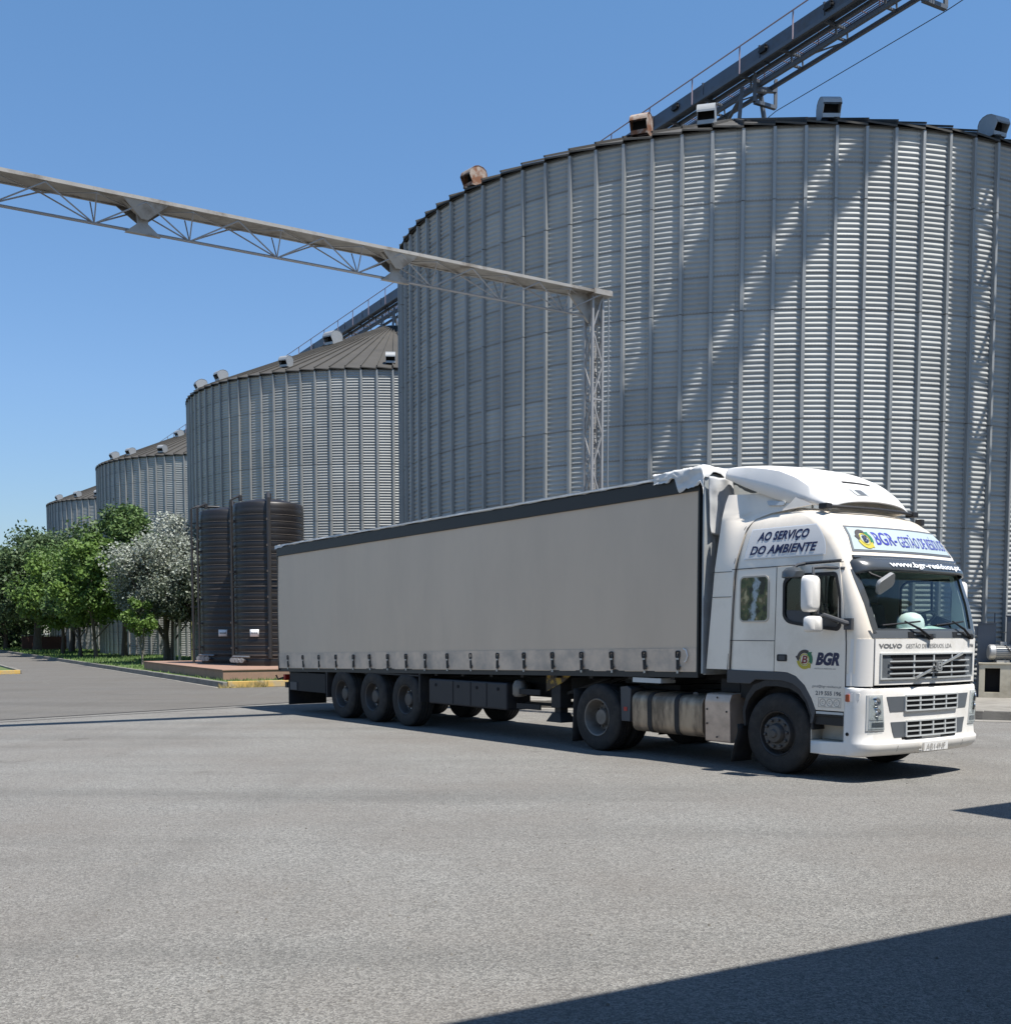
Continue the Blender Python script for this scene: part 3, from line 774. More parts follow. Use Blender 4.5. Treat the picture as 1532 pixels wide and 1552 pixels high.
while z < H:
    mb.tube([(.55+.7*sin(a*pi/6), -.57-.24*cos(a*pi/6), z) for a in range(7)], .045, 5); z += .7
mb.build('caged_ladder', 'bridge_steel', tw)
gl_ = thing('high_gallery', 'high conveyor gallery above the right side of the yard', 'conveyor', (0, 0, 0))
ga = Vector((5.2, 20.45, 28)); gb = Vector((14.9, 28.1, 28)); gd = (gb-ga).normalized(); gn = Vector((-gd.y, gd.x, 0))
mb = MB(); mb.bar(ga-gn*.10, gb-gn*.10, 1.05, 1.1); mb.build('casing', 'bridge_casing', gl_, smooth=0)
mb = MB(); mb.bar(ga-gn*1.40, gb-gn*1.40, .46, .45)
p = ga.copy()
for i in range(13): q = ga+gd*i; mb.bar(q-gn*.45, q-gn*1.4, .07, .07)
mb.build('walkway', 'bridge_steel', gl_, smooth=0)
mb = MB(); mb.bar(ga+gd*1.0, Vector((15.2, 28.0, 33)), .06); mb.bar(ga+gd*6, Vector((15.2, 28.0, 33)), .06); mb.build('tie_rod', 'bridge_steel', gl_, smooth=0)

# ------------------------------------------------------------------ overhead pipe gantry
ga0 = Vector((1.935, 25.1, 0)); gdir = Vector((-.843, -.538, 0)).normalized(); gper = Vector((-gdir.y, gdir.x, 0))
gt = thing('pipe_gantry', 'pale steel lattice gantry on a post, crossing the sky at left', 'gantry', tuple(ga0), atan2(gdir.y, gdir.x))
# local x along the gantry, y across (+y away from camera or near); top z
ZT, ZB, GW, GL = 9.22, 8.74, .50, 19.44
mb = MB()
mb.box((-.25, -GW/2, ZT-.012), (GL, GW/2, ZT+.012))
for y in (-GW/2, GW/2): mb.box((-.25, y-.025, ZT-.03), (GL, y+.025, ZT+.03))
for y in (-.12, .1): mb.tube([(-.25, y, ZT+.05), (GL, y, ZT+.05)], .035, 8)
mb.build('tray', 'pale_paint_steel', gt, smooth=30)
mb = MB(); mb.tube([(.15, 0, ZB), (GL-.15, 0, ZB)], .026, 6); mb.build('bottom_chord', 'truss_rod', gt)
mb = MB(); nb = 12; dx = GL/nb
for i in range(nb):
    x0 = i*dx; x1 = x0+dx; xm = (x0+x1)/2
    for y in (-GW/2, GW/2):
        mb.tube([(x0, y, ZT-.05), (xm, 0, ZB)], .014, 5); mb.tube([(xm, 0, ZB), (x1, y, ZT-.05)], .014, 5)
        mb.tube([(xm, y, ZT-.05), (xm, 0, ZB)], .012, 5)
    mb.tube([(x0, -GW/2, ZT-.06), (xm, GW/2, ZT-.06), (x1, -GW/2, ZT-.06)], .014, 5)
mb.build('lattice', 'truss_rod', gt)
for x in (4.86, 9.72, 14.58):
    mb = MB()
    poly = [(-.42, ZT+.05), (.42, ZT+.05), (.10, ZT-.18), (.08, ZB+.14), (.30, ZB-.04), (-.30, ZB-.04), (-.08, ZB+.14), (-.10, ZT-.18)]
    mb.plate(poly, [], lambda a, c, d: (x+a, d, c), -.05, .05)
    for s in (-1, 1): mb.plate([(-.4, ZT-.02), (.4, ZT-.02), (.06, ZT-.30), (-.06, ZT-.30)], [], lambda a, c, d: (x+a, s*GW/2*(.55+.45*(c-ZT+.3)/.28) + d, c), -.01, .01)
    mb.build('gusset', 'pale_paint_steel', gt, smooth=0)
def post(x):
    mb = MB(); w = .135
    for sx in (-w, w):
        for sy in (-w, w): mb.bar((x+sx, sy, 0), (x+sx, sy, ZT-.02), .05)
    z = .2; s = 1; i = 0
    while z < ZT-.6:
        for sy in (-w, w): mb.bar((x-w*s, sy, z), (x+w*s, sy, z+.75), .03)
        for sx in (-w, w): mb.bar((x+sx, -w*s, z), (x+sx, w*s, z+.75), .03)
        if i % 3 == 0:
            for sy in (-w, w): mb.bar((x-w, sy, z), (x+w, sy, z), .035)
        s = -s; z += .75; i += 1
    mb.box((x-.28, -.28, 0), (x+.28, .28, .03))
    o = mb.build('post', 'truss_rod', gt, smooth=0)
    mb = MB(); mb.plate([(x-.2, ZT), (x+.75, ZT), (x+.16, ZT-.62), (x-.16, ZT-.62)], [], lambda a, c, d: (a, d, c), -.03, .03)
    mb.box((x-.30, -.28, ZT-.05), (x+.2, .28, ZT+.06)); mb.build('gusset', 'pale_paint_steel', gt, smooth=0)
    mb = MB(); zz = .3
    for sx in (-.1, .1): mb.bar((x+sx, .0, .3), (x+sx, .0, ZT-.1), .02)
    while zz < ZT-.2: mb.bar((x-.1, .0, zz), (x+.1, .0, zz), .02); zz += .11
    mb.build('cable_ladder', 'pale_paint_steel', gt, smooth=0)
post(0.0); post(GL)
mb = MB(); mb.tube([(-.30, .1, ZT+.05), (-.33, .1, ZT-.15), (-.33, .1, .3)], .018, 6); mb.tube([(-.22, -.05, ZT), (-.24, -.05, 4.5), (-.2, -.05, .3)], .012, 6)
mb.build('cable', 'valve_grey', gt)

# ------------------------------------------------------------------ plinth and black tanks
PC = Vector((-9.98, 39.62, 0))
mb = MB(); mb.box((0, 0, 0), (13.6, -6.2, .50)); mb.box((-.03, .03, .50), (13.63, -6.23, .545))
pl = mb.build('plinth', 'brown_render', smooth=0, bevel=.01); pl.location = PC; pl.rotation_euler = (0, 0, atan2(R_.y, R_.x))
tag(pl, 'low brown rendered plinth under the two black tanks', 'plinth')
def tank(p, label, sg_ang):
    t = thing('storage_tank', label, 'tank', (p.x, p.y, .545), 0, 'black ribbed storage tanks')
    H = 6.4; r = 1.375
    prof = [(r, 0)]; z = 0.05; i = 0
    while z < H-.3:
        st = .255
        prof += [(r, z), (r+.006, z+.03), (r+.014, z+.09), (r+.015, z+.15), (r+.006, z+.21), (r, z+.235)]; z += st
    prof += [(r, z), (r, H-.05), (r-.05, H), (0.6, H+.18), (0.0, H+.2)]
    mb = MB(); mb.lathe(prof, 64); mb.build('shell', 'tank_black', t, smooth=50)
    mb = MB()
    for zz in [.05+.255*k-.012 for k in range(1, 24)]:
        mb.lathe([(r+.002, zz-.012), (r+.02, zz-.008), (r+.02, zz+.012), (r+.002, zz+.016)], 64, closed=True)
    mb.build('weld_ribs', 'tank_rib', t)
    for zz in (.4, 3.35, 3.1):
        mb = MB(); mb.lathe([(r+.03, zz), (r+.05, zz), (r+.05, zz+.05), (r+.03, zz+.05)], 64, closed=True); mb.build('band', 'tank_rib', t)
    def on(a, rr, zz): return (rr*cos(radians(a)), rr*sin(radians(a)), zz)
    for a, rad, wmat in ((-152, .05, 'tank_pipe'), (-78, .085, 'tank_pipe')):
        mb = MB(); mb.tube([on(a, r+.13, .3), on(a, r+.13, H+.12), on(a, r-.25, H+.32)], rad, 10)
        mb.tube([on(a, r-.25, H+.32), on(a, r-.25, H+.1)], rad*1.5, 10)
        mb.build('pipe', wmat, t)
        for zz in (.7, 1.7, 2.7, 3.7, 4.7, 5.7):
            mb = MB(); mb.bar(on(a-1.5, r+.0, zz), on(a-1.5, r+.2, zz), .10, .08); mb.build('pipe_clamp', 'tank_rib', t, smooth=0)
    mb = MB()
    a = sg_ang
    mb.grid(lambda u, v: on(a-7.5+15*u, r+.06, 1.15+.28*v), 4, 1); o = mb.build('sign', 'sign_white', t)
    sm = o.modifiers.new('thickness', 'SOLIDIFY'); sm.thickness = .01
    mb = MB()
    for q, (u0, u1) in enumerate(((.14, .30), (.33, .42), (.46, .62), (.66, .88))):
        mb.grid(lambda u, v: on(a-7.5+15*(u0+(u1-u0)*u), r+.068, 1.255+.06*v), 2, 1)
    mb.build('worn_print', 'ink_grey', o)
    mb = MB()
    for da in (-4, 1, 6, 11):
        mb.tube([on(-140+da*1.6, r-.05, .22), on(-140+da*1.6, r+.22, .22)], .06, 10)
        mb.lathe([(0, 0), (.10, 0), (.10, .03), (0, .03)], 12, lambda x, y, h: tuple(Vector(on(-140+da*1.6, r+.22, .22))+Vector((x, h, y))))
    mb.tube([on(-152, r+.15, .36), on(-110, r+.15, .36)], .035, 8)
    mb.build('valve', 'valve_grey', t)
    return t
tA = PC+R_*4.75+E_*3.2; tB = PC+R_*8.3+E_*2.75
tank(tA, 'nearer and taller looking black ribbed tank, partly hidden by the trailer rear', -103)
tank(tB, 'farther black ribbed tank standing left of the other tank', -96)
mb = MB(); px = tB+Vector((-1.62, -.55, .545))
mb.tube([tuple(px), tuple(px+Vector((0, 0, 6.5))), tuple(px+Vector((.25, .12, 6.62))), tuple(px+Vector((1.1, .4, 6.62)))], .05, 10)
for zz in (.6, 2.4, 4.2, 5.9): mb.bar(tuple(px+Vector((-.1, 0, zz))), tuple(px+Vector((.25, .1, zz))), .08, .05)
tag(mb.build('fill_pipe', 'tank_pipe'), 'tall grey fill pipe bent over the top of the farther black tank', 'pipe')

# ------------------------------------------------------------------ trees
def crown_mesh(name, n, R, H, leaf, blobs, seed, mat, up=0.35, conic=0.0, lit_top=0.0):
    g = np.random.default_rng(seed)
    B = []
    while len(B) < blobs:
        p = g.normal(size=3); p /= np.linalg.norm(p); rad = g.uniform(.35, 1)**.6
        x = p*rad
        if x[2] < -.75: continue
        wd = 1-conic*max(0, x[2])
        B.append((x[0]*wd, x[1]*wd, x[2]))
    B = np.array(B)*np.array([R*.80, R*.80, H*.5*.84]); br_ = g.uniform(.17, .34, blobs)*R*1.05
    k = g.integers(0, blobs, n)
    d = g.normal(size=(n, 3)); d /= np.linalg.norm(d, axis=1)[:, None]
    rr = br_[k]*(g.uniform(0.1, 1, n)**.45)
    c = B[k]+d*rr[:, None]*np.array([1, 1, .85]); c[:, 2] += H*.5
    # sprigs poking out of the outline
    m_ = n//14; idx = g.integers(0, n, m_); o_ = c[idx]-np.array([0, 0, H*.35]); o_ /= np.linalg.norm(o_, axis=1)[:, None]
    c[idx] += o_*g.uniform(0, .11*R, m_)[:, None]
    nrm = g.normal(size=(n, 3))+np.array([0, 0, up*2])+d*.7; nrm /= np.linalg.norm(nrm, axis=1)[:, None]
    t = np.cross(nrm, g.normal(size=(n, 3))); t /= np.linalg.norm(t, axis=1)[:, None]; bt = np.cross(nrm, t)
    L = leaf*g.uniform(.6, 1.35, n)[:, None]
    V = np.stack([c-t*L*.5, c+bt*L*.32-nrm*L*.05, c+t*L*.55, c-bt*L*.32-nrm*L*.05], 1).reshape(-1, 3)
    F = np.arange(n*4).reshape(-1, 4)
    me = bpy.data.meshes.new(name)
    me.vertices.add(len(V)); me.vertices.foreach_set('co', V.ravel())
    me.loops.add(F.size); me.loops.foreach_set('vertex_index', F.ravel().astype(np.int32))
    me.polygons.add(n); me.polygons.foreach_set('loop_start', np.arange(0, F.size, 4, dtype=np.int32))
    me.update(calc_edges=True)
    tint = np.clip(g.uniform(0, 1, n)*.75+ g.uniform(-.15, .3, blobs)[k], 0, 1)
    if lit_top:      # pale leaves; sunlit crown painted into the tint, paler upward and outward
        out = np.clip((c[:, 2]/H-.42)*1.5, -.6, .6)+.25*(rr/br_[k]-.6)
        tint = np.clip(g.uniform(0, .72, n)+out*lit_top+g.uniform(-.12, .12, blobs)[k], 0, 1)
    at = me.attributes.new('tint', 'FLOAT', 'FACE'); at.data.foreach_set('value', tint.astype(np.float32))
    me.materials.append(MATS[mat]); me.validate(); me.update()
    return me, B+np.array([0, 0, H*.5])
def tree(name, label, p, z0, base_h, H, R, n, leaf, blobs, seed, mat, bark='bark', trunk_r=.14, group='trees along the verge', forks=1, conic=0.0, lit_top=0.0):
    t = thing(name, label, 'tree', (p.x, p.y, z0), 0, group)
    me, B = crown_mesh('crown', n, R, H-base_h, leaf, blobs, seed, mat, conic=conic, lit_top=lit_top)
    o = bpy.data.objects.new('crown', me); COL.objects.link(o); o.parent = t; o.location = (0, 0, base_h)
    r2 = random.Random(seed); mb = MB()
    for f in range(forks):
        ox = r2.uniform(-.3, .3)*(forks > 1); oy = r2.uniform(-.2, .2)*(forks > 1); lean = r2.uniform(-.25, .25)
        top = base_h+(H-base_h)*.55
        mb.tube([(ox, oy, -.05), (ox+lean*.2, oy, base_h*.5), (ox+lean*.6, oy+.05, base_h), (ox*.6+lean, oy, top)], [trunk_r*1.25, trunk_r, trunk_r*.85, trunk_r*.3], 9)
        for q in range(7):
            b_ = B[r2.randrange(len(B))]; zz = r2.uniform(base_h*.75, top*.85)
            s = Vector((ox+lean*.6, oy, zz)); e = Vector((b_[0], b_[1], b_[2]+base_h)); mid = s.lerp(e, .5)+Vector((0, 0, -.1*R))
            mb.tube([s, mid, e], [trunk_r*.42, trunk_r*.28, trunk_r*.1], 6)
    mb.build('trunk', bark, t)
    return t
def VP(w, eo): return C0+E_*eo+R_*w
G = 'trees along the verge'
tree('white_blossom_tree', 'bushy tree with pale silver white leaves in front of the silos', VP(30.6, -13.5), .17, 1.35, 8.2, 3.35, 46000, .145, 110, 3, 'leaf_silver', 'bark', .13, forks=3, lit_top=.75)
tree('young_tree', 'small bright green sapling in front of the silvery white tree', VP(28.7, -15.4), .17, 1.15, 3.6, 1.15, 3200, .15, 22, 5, 'leaf_bright', 'bark_grey', .05, forks=2)
tree('young_tree', 'bright green tree left of the silvery white tree, nearest of three slim trunks', VP(45, -15), .17, 1.35, 8.6, 3.1, 15000, .24, 52, 8, 'leaf_bright', 'bark', .12)
tree('young_tree', 'bright green tree in the middle of three slim trunks beside the kerb', VP(51.5, -15), .17, 1.3, 8.2, 3.2, 15000, .25, 50, 9, 'leaf_mid', 'bark', .12)
tree('young_tree', 'fresh green tree farthest left of three slim trunks beside the kerb', VP(61, -14.9), .17, 1.3, 8.2, 4.0, 17000, .27, 56, 10, 'leaf_bright', 'bark', .13)
tree('shade_tree', 'tall leafy green tree rising behind the silvery white tree against the third silo', VP(50, -12.3), .17, 1.8, 11.2, 4.0, 18000, .28, 56, 12, 'leaf_mid', 'bark', .2)
tree('shade_tree', 'big dark green tree with a thick leaning trunk at the far end of the road', VP(80, -14.6), .17, 2.0, 11.8, 6.4, 26000, .31, 80, 14, 'leaf_dark', 'bark', .36)
far_specs = [(103, -13.5, 11.6, 3.6, 'leaf_mid', 'tall green tree behind the big dark tree, below the farthest silo'),
             (94, -16.0, 8.4, 4.4, 'leaf_dark', 'dark green tree at the left edge beyond the grass island'),
             (118, -19, 11.2, 5.5, 'leaf_dark', 'farthest dark green tree at the end of the road, left edge'),
             (70, -13.0, 9.6, 3.4, 'leaf_mid', 'leafy green tree between the big dark tree and the slim trunks')]
for i, (w, eo, H, R, mt, lab) in enumerate(far_specs):
    tree('shade_tree', lab, VP(w, eo), .1, 1.2, H, R+1.2, 15000, .32, 56, 30+i, mt, 'bark', .25)
for i, (w, eo) in enumerate(((84, -27), (100, -31), (118, -29), (64, -34), (140, -22))):
    tree('shade_tree', 'leafy tree on the far side of the road, outside the left edge', VP(w, eo), 0, 2.4, 10.5+i*.6, 4.4, 6000, .36, 44, 50+i, 'leaf_dark', 'bark', .3, 'trees across the road')
# stakes by the trees
for i, (w, eo, h, m_, lab) in enumerate(((29.6, -12.45, 2.3, 'stake_wood', 'greenish yellow wooden stake beside the silvery tree and the tanks'),
                                  (30.2, -13.0, 2.5, 'stake_pale', 'pale thick stake under the silvery white tree'),
                                  (30.3, -13.25, 2.2, 'stake_pale', 'thin pale stake under the silvery white tree, left of the thick one'))):
    p = VP(w, eo); mb = MB(); r = (.06, .085, .05)[i]
    mb.tube([(0, 0, -.1), (.02, 0, h*.5), (.03, .01, h-.03), (.03, .01, h)], [r, r, r*.95, r*.6], 8)
    o = mb.build('tree_stake', m_); o.location = (p.x, p.y, .17); tag(o, lab, 'stake', 'stakes beside the trees')
# background walls at the end of the road
def wallthing(name, label, p, d, L, h, th, mat, cap=None):
    t = thing(name, label, 'wall', (p.x, p.y, 0), atan2(d.y, d.x))
    mb = MB(); mb.box((0, -th/2, 0), (L, th/2, h)); 
    x = 0
    while x < L: mb.box((x, -th/2-.06, 0), (x+.3, th/2+.06, h+.05)); x += 3.0
    mb.build('panel', mat, t, smooth=0)
    mb = MB(); mb.box((-.05, -th/2-.05, h+.055), (L+.05, th/2+.05, h+.13)); mb.build('coping', cap or mat, t, smooth=0)
    return t
wallthing('brick_wall', 'low reddish brick wall behind the slim trees', VP(86, -11.3), E_*-1, 4.0, 1.5, .25, 'brick_red', 'concrete')
wallthing('dark_wall', 'dark boundary wall at the far end of the road', VP(150, -6), (E_*-1), 60, 2.6, .25, 'dark_wall', 'dark_wall')
hp_ = VP(108, -17.5)
hd = thing('hedge', 'dark green hedge closing the far end of the road at the left edge', 'hedge', (hp_.x, hp_.y, 0))
me, _B = crown_mesh('foliage', 14000, 9.0, 3.0, .34, 90, 77, 'leaf_dark'); o = bpy.data.objects.new('foliage', me); COL.objects.link(o); o.parent = hd
mb = MB()
for k in range(14): mb.tube([(-7.5+k*1.15, .3*sin(k*2.1), 0), (-7.4+k*1.15, .2*sin(k*2.1), 1.3)], [.06, .03], 6)
mb.build('stems', 'bark', hd)
# weeds at the yellow kerb
for i, (a, lab) in enumerate(((1.2, 'dry yellow weed tuft at the yellow kerb, left of the pair'), (.35, 'small dry weed tuft at the corner of the yellow kerb'), (3.2, 'dry weeds along the yellow kerb near the trailer'))):
    p = K0+E_*a-R_*.12; mb = MB(); r2 = random.Random(i)
    for q in range(90):
        x = r2.uniform(-.3, .3)*(1+i*.8); y = r2.uniform(-.08, .08); h = r2.uniform(.06, .34)*(1.1, .6, .6)[i]; dx_, dy_ = r2.uniform(-.1, .1), r2.uniform(-.06, .06)
        mb._add([(x-.012, y, 0), (x+.012, y, 0), (x+dx_, y+dy_, h)], [(0, 1, 2)])
    o = mb.build('weed_tuft', 'dry_weed', smooth=0, fix=False); o.location = (p.x, p.y, 0); o.rotation_euler = (0, 0, atan2(E_.y, E_.x)); tag(o, lab, 'weeds', 'weeds along the yellow kerb')

# ------------------------------------------------------------------ blower set on the apron, right
bx = Vector((12.72, 29.25, .17)); ang = atan2(-.40, .92)
cb = thing('blower_cabinet', 'cream steel cabinet with a dark opening at the foot of the nearest silo', 'cabinet', tuple(bx), ang)
mb = MB(); mb.plate([(-.34, .0), (1.6, .0), (1.6, .86), (-.34, .86)], [[(-.2, .14), (-.2, .76), (.16, .76), (.16, .14)]], lambda a, c, d: (a, d, c), -.35, -.31)
mb.box((-.34, -.31, 0), (-.30, .4, .86)); mb.box((1.56, -.31, 0), (1.6, .4, .86)); mb.box((-.36, -.37, .86), (1.62, .42, .90)); mb.build('body', 'cabinet_cream', cb, smooth=0, bevel=.006)
mb = MB(); mb.box((-.28, -.1, .02), (.3, .3, .84)); mb.build('interior', 'black_void', cb, smooth=0)
mt = thing('electric_motor', 'grey electric motor lying on top of the cream cabinet', 'motor', tuple(bx+Vector((.12, -.1, .9))), ang+.25)
mb = MB(); F_ = lambda x, y, h: (h, x, y+.27)
mb.lathe([(0, -.30), (.17, -.30), (.2, -.27), (.2, -.16), (.19, -.14)], 24, F_)
for k in range(24): a = 2*pi*k/24; mb.bar((-.14, .18*cos(a), .27+.18*sin(a)), (.22, .18*cos(a), .27+.18*sin(a)), .012, .035, (0, cos(a), sin(a)))
mb.lathe([(.175, -.14), (.175, .22), (.19, .23), (.19, .28), (.1, .32), (.04, .33), (.04, .45), (0, .45)], 24, F_); mb.box((-.12, -.16, 0), (.2, .16, .06)); mb.build('housing', 'motor_grey', mt)
mb = MB(); mb.box((-.02, -.07, .44), (.14, .07, .54)); mb.build('terminal_box', 'motor_grey', mt, smooth=0, bevel=.008)
mb = MB(); mb.tube([(.1, -.1, .45), (.25, -.3, .2), (.3, -.38, -.3), (.45, -.36, -.42), (.6, -.3, -.2), (.75, -.2, .1)], .018, 8); mb.build('cable', 'black_plastic', mt)
sp_ = bx+Vector((-.05, .35, 0))
mb = MB(); mb.box((-.22, -.12, 0), (.22, .12, 1.9)); mb.box((-.24, -.14, 1.9), (.24, .14, 1.93)); mb.box((-.34, -.1, 1.6), (-.22, -.02, 1.85))
o = mb.build('steel_post', 'bridge_steel', smooth=0, bevel=.008); o.location = sp_; o.rotation_euler = (0, 0, ang); tag(o, 'grey square steel post behind the cream cabinet', 'post')
mb = MB(); mb.tube([(0, -.0, 0), (0, 0, 2.2)], .02, 6); mb.box((.3, 0, 0), (2.2, .5, 2.1)); mb.box((.28, -.02, 2.1), (2.22, .52, 2.14))
o = mb.build('duct_box', 'bridge_casing', smooth=0, bevel=.01); o.location = bx+Vector((.3, .7, 0)); o.rotation_euler = (0, 0, ang); tag(o, 'dark steel duct box against the silo wall behind the motor', 'duct')

# ------------------------------------------------------------------ buildings behind and beside the camera (they shade the foreground)
def shed(name, label, corner, dx, dy, L, W, zt):
    """flat roof slab with near corner 'corner', spans L along dx and W along dy"""
    t = thing(name, label, 'shed', (corner.x, corner.y, 0), atan2(dx.y, dx.x))
    s = 1 if (dx.x*dy.y-dx.y*dy.x) > 0 else -1
    mb = MB(); mb.box((0, 0, zt-.35), (L, s*W, zt)); mb.build('roof', 'shed_sheet', t, smooth=0)
    mb = MB(); y0 = s*W*.55
    mb.box((0.4, y0, 0), (L-.4, s*W-.3*s, zt)); mb.build('wall', 'shed_sheet', t, smooth=0)
    for x in (1.0, L/2, L-1.0):
        mb = MB(); mb.box((x-.12, s*.8-.12, 0), (x+.12, s*.8+.12, zt)); mb.build('column', 'shed_sheet', t, smooth=0)
    return t
kz = 6.0; shf = SH*(kz*math.tan(radians(90-SUN_EL)))
# front edge passes over ground points (-.33,5.28) .. (3.35,7.4)
e1 = Vector((3.68, 2.12, 0)).normalized()
pA = Vector((-.28, 5.19, 0))+shf - e1*16
shed('loading_shed', 'loading shed roof behind the viewer that shades the near asphalt', pA, e1, Vector((e1.y, -e1.x, 0)), 25.5, 12, kz)
pB = Vector((4.62, 11.56, 0))+shf
shed('side_canopy', 'small steel canopy beside the yard at right', pB, Vector((.84, .54, 0)).normalized(), Vector((.54, -.84, 0)).normalized(), 9, 3.2, kz)

# ------------------------------------------------------------------ lorry: s forward from the front axle, q to the near side, z up
TC = Vector((4.544, 15.343, 0)); PSI = .6348
TROT = atan2(-cos(PSI), sin(PSI))
trk = thing('tractor_truck', 'white high-roofed lorry cab with blue lettering, pulling the grey curtain-sided trailer', 'lorry', tuple(TC), TROT)
def L(s, q, z): return (s, -q, z)

# --- wheels ------------------------------------------------------------
def wheel_meshes(kind):
    R = {'front': .53, 'drive': .525, 'trailer': .53}[kind]; h = {'front': .16, 'drive': .155, 'trailer': .19}[kind]
    place = lambda x, y, k: (x, k, y)          # outer face at local -y
    def tyre_prof(o):
        p = [(.292, o-h*.86), (.305, o-h*.95), (.36, o-h*1.0), (.43, o-h*1.02), (R-.05, o-h*.95), (R-.018, o-h*.86), (R-.004, o-h*.74)]
        for g in (-.55, -.2, .2, .55):
            p += [(R, o+h*(g-.07)), (R-.014, o+h*(g-.05)), (R-.014, o+h*(g+.05)), (R, o+h*(g+.07))]
        p += [(R-.004, o+h*.74), (R-.018, o+h*.86), (R-.05, o+h*.95), (.43, o+h*1.02), (.36, o+h), (.305, o+h*.95), (.292, o+h*.86)]
        return p
    mb = MB(); mb.lathe(tyre_prof(0), 48, place, closed=True)
    if kind == 'drive': mb.lathe(tyre_prof(.345), 40, place, closed=True)
    ty = mb.build('wheel', 'tyre', smooth=35)
    mb = MB()
    if kind == 'front':
        prof = [(.298, -h*.90), (.292, -h*.98), (.28, -h*.90), (.272, -h*.5), (.255, -h*.30), (.235, -h*.50), (.215, -h*.98), (.205, -h*1.02), (.15, -h*1.02), (.135, -h*1.02), (.128, -h*1.20), (.11, -h*1.38), (.06, -h*1.42), (.045, -h*1.55), (0, -h*1.56)]
        nr, nf, hr, hf, mat = .178, -h*1.02, .238, -h*.48, 'rim_dark'
    elif kind == 'drive':
        prof = [(.298, -h*.88), (.292, -h*1.0), (.275, -h*.95), (.262, -h*.7), (.250, -h*.1), (.240, h*.28), (.222, h*.42), (.20, h*.38), (.155, h*.30), (.14, h*.28), (.13, -h*.25), (.115, -h*.42), (.05, -h*.46), (0, -h*.46)]
        nr, nf, hr, hf, mat = .172, h*.36, .222, h*.40, 'rim_pale'
    else:
        prof = [(.298, -h*.86), (.292, -h*.96), (.278, -h*.90), (.265, -h*.5), (.25, -h*.12), (.222, -h*.02), (.20, -h*.10), (.155, -h*.14), (.145, -h*.14), (.14, -h*.48), (.12, -h*.62), (.05, -h*.66), (0, -h*.66)]
        nr, nf, hr, hf, mat = .178, -h*.1, .225, -h*.03, 'rim_dark'
    mb.lathe(prof, 40, place, closed=True)
    mb.k = 1
    for k in range(10):
        a = 2*pi*(k+.5)/10
        mb.lathe([(.021, 0), (.021, -.028), (.012, -.034), (0, -.034)], 6, lambda x, y, t: (nr*cos(a)+x, nf+t, nr*sin(a)+y))
    mb.k = 2
    for k in range(10):
        a = 2*pi*k/10
        mb.lathe([(.021, .004), (.021, -.006), (0, -.006)], 12, lambda x, y, t: (hr*cos(a)+x*(.9), hf+t, hr*sin(a)+y*.9))
    rm = mb.build('rim', [mat, 'nut_steel' if kind == 'trailer' else mat, 'black_void'], smooth=30)
    r = (ty.data, rm.data); bpy.data.objects.remove(ty); bpy.data.objects.remove(rm)
    return r
WH = {k: wheel_meshes(k) for k in ('front', 'drive', 'trailer')}
def wheel(kind, parent, s, q, rot=0.0, s_off=0.0):
    w = bpy.data.objects.new('wheel', WH[kind][0]); COL.objects.link(w); w.parent = parent
    r = bpy.data.objects.new('rim', WH[kind][1]); COL.objects.link(r); r.parent = w
    h = {'front': .16, 'drive': .155, 'trailer': .19}[kind]; R = {'front': .53, 'drive': .525, 'trailer': .53}[kind]
    w.location = (s+s_off, -(q-h) if q > 0 else -(q+h), R)
    w.rotation_euler = (0, rot, 0 if q > 0 else pi)
    return w
for q in (1.24, -1.24):
    wheel('front', trk, 0, q, .2); wheel('drive', trk, -3.58, q, .5)

# --- cab body surfaces ---------------------------------------------------
TZ = [.30, .50, .90, 1.34, 1.80, 1.87, 2.20, 2.60, 2.72, 2.85, 3.05, 3.20, 3.32, 3.40, 3.455, 3.49]
TW_ = [1.25, 1.25, 1.25, 1.25, 1.25, 1.25, 1.25, 1.248, 1.235, 1.215, 1.17, 1.13, 1.08, 1.02, .93, .78]
TF = [1.40, 1.43, 1.43, 1.43, 1.43, 1.42, 1.335, 1.19, 1.15, 1.10, .98, .84, .68, .52, .32, .05]
TB = [.12, .12, .12, .12, .12, .12, .13, .15, .15, .15, .16, .16, .16, .16, .15, .12]
TRC = [.25, .25, .25, .25, .22, .20, .16, .12, .13, .16, .22, .26, .28, .30, .30, .30]
TSR = [-.86, -.86, -.86, -.86, -.84, -.835, -.82, -.79, -.785, -.775, -.76, -.74, -.71, -.66, -.58, -.42]
def tab(T, z): return float(np.interp(z, TZ, T))
def surf(q, z, off=0.0):
    """s of the cab front at lateral q, height z"""
    w, sF, b_, rc = tab(TW_, z), tab(TF, z), tab(TB, z), tab(TRC, z)
    a = abs(q)
    if a <= w-rc: return sF-b_*(q/w)**2+off
    qe = w-rc; sE = sF-b_*(qe/w)**2
    t = min(1, (a-qe)/rc)
    return sE-rc+rc*sqrt(max(0, 1-t*t))+off
NF, NCN = 12, 5
SIDE_S = [.10, .93]
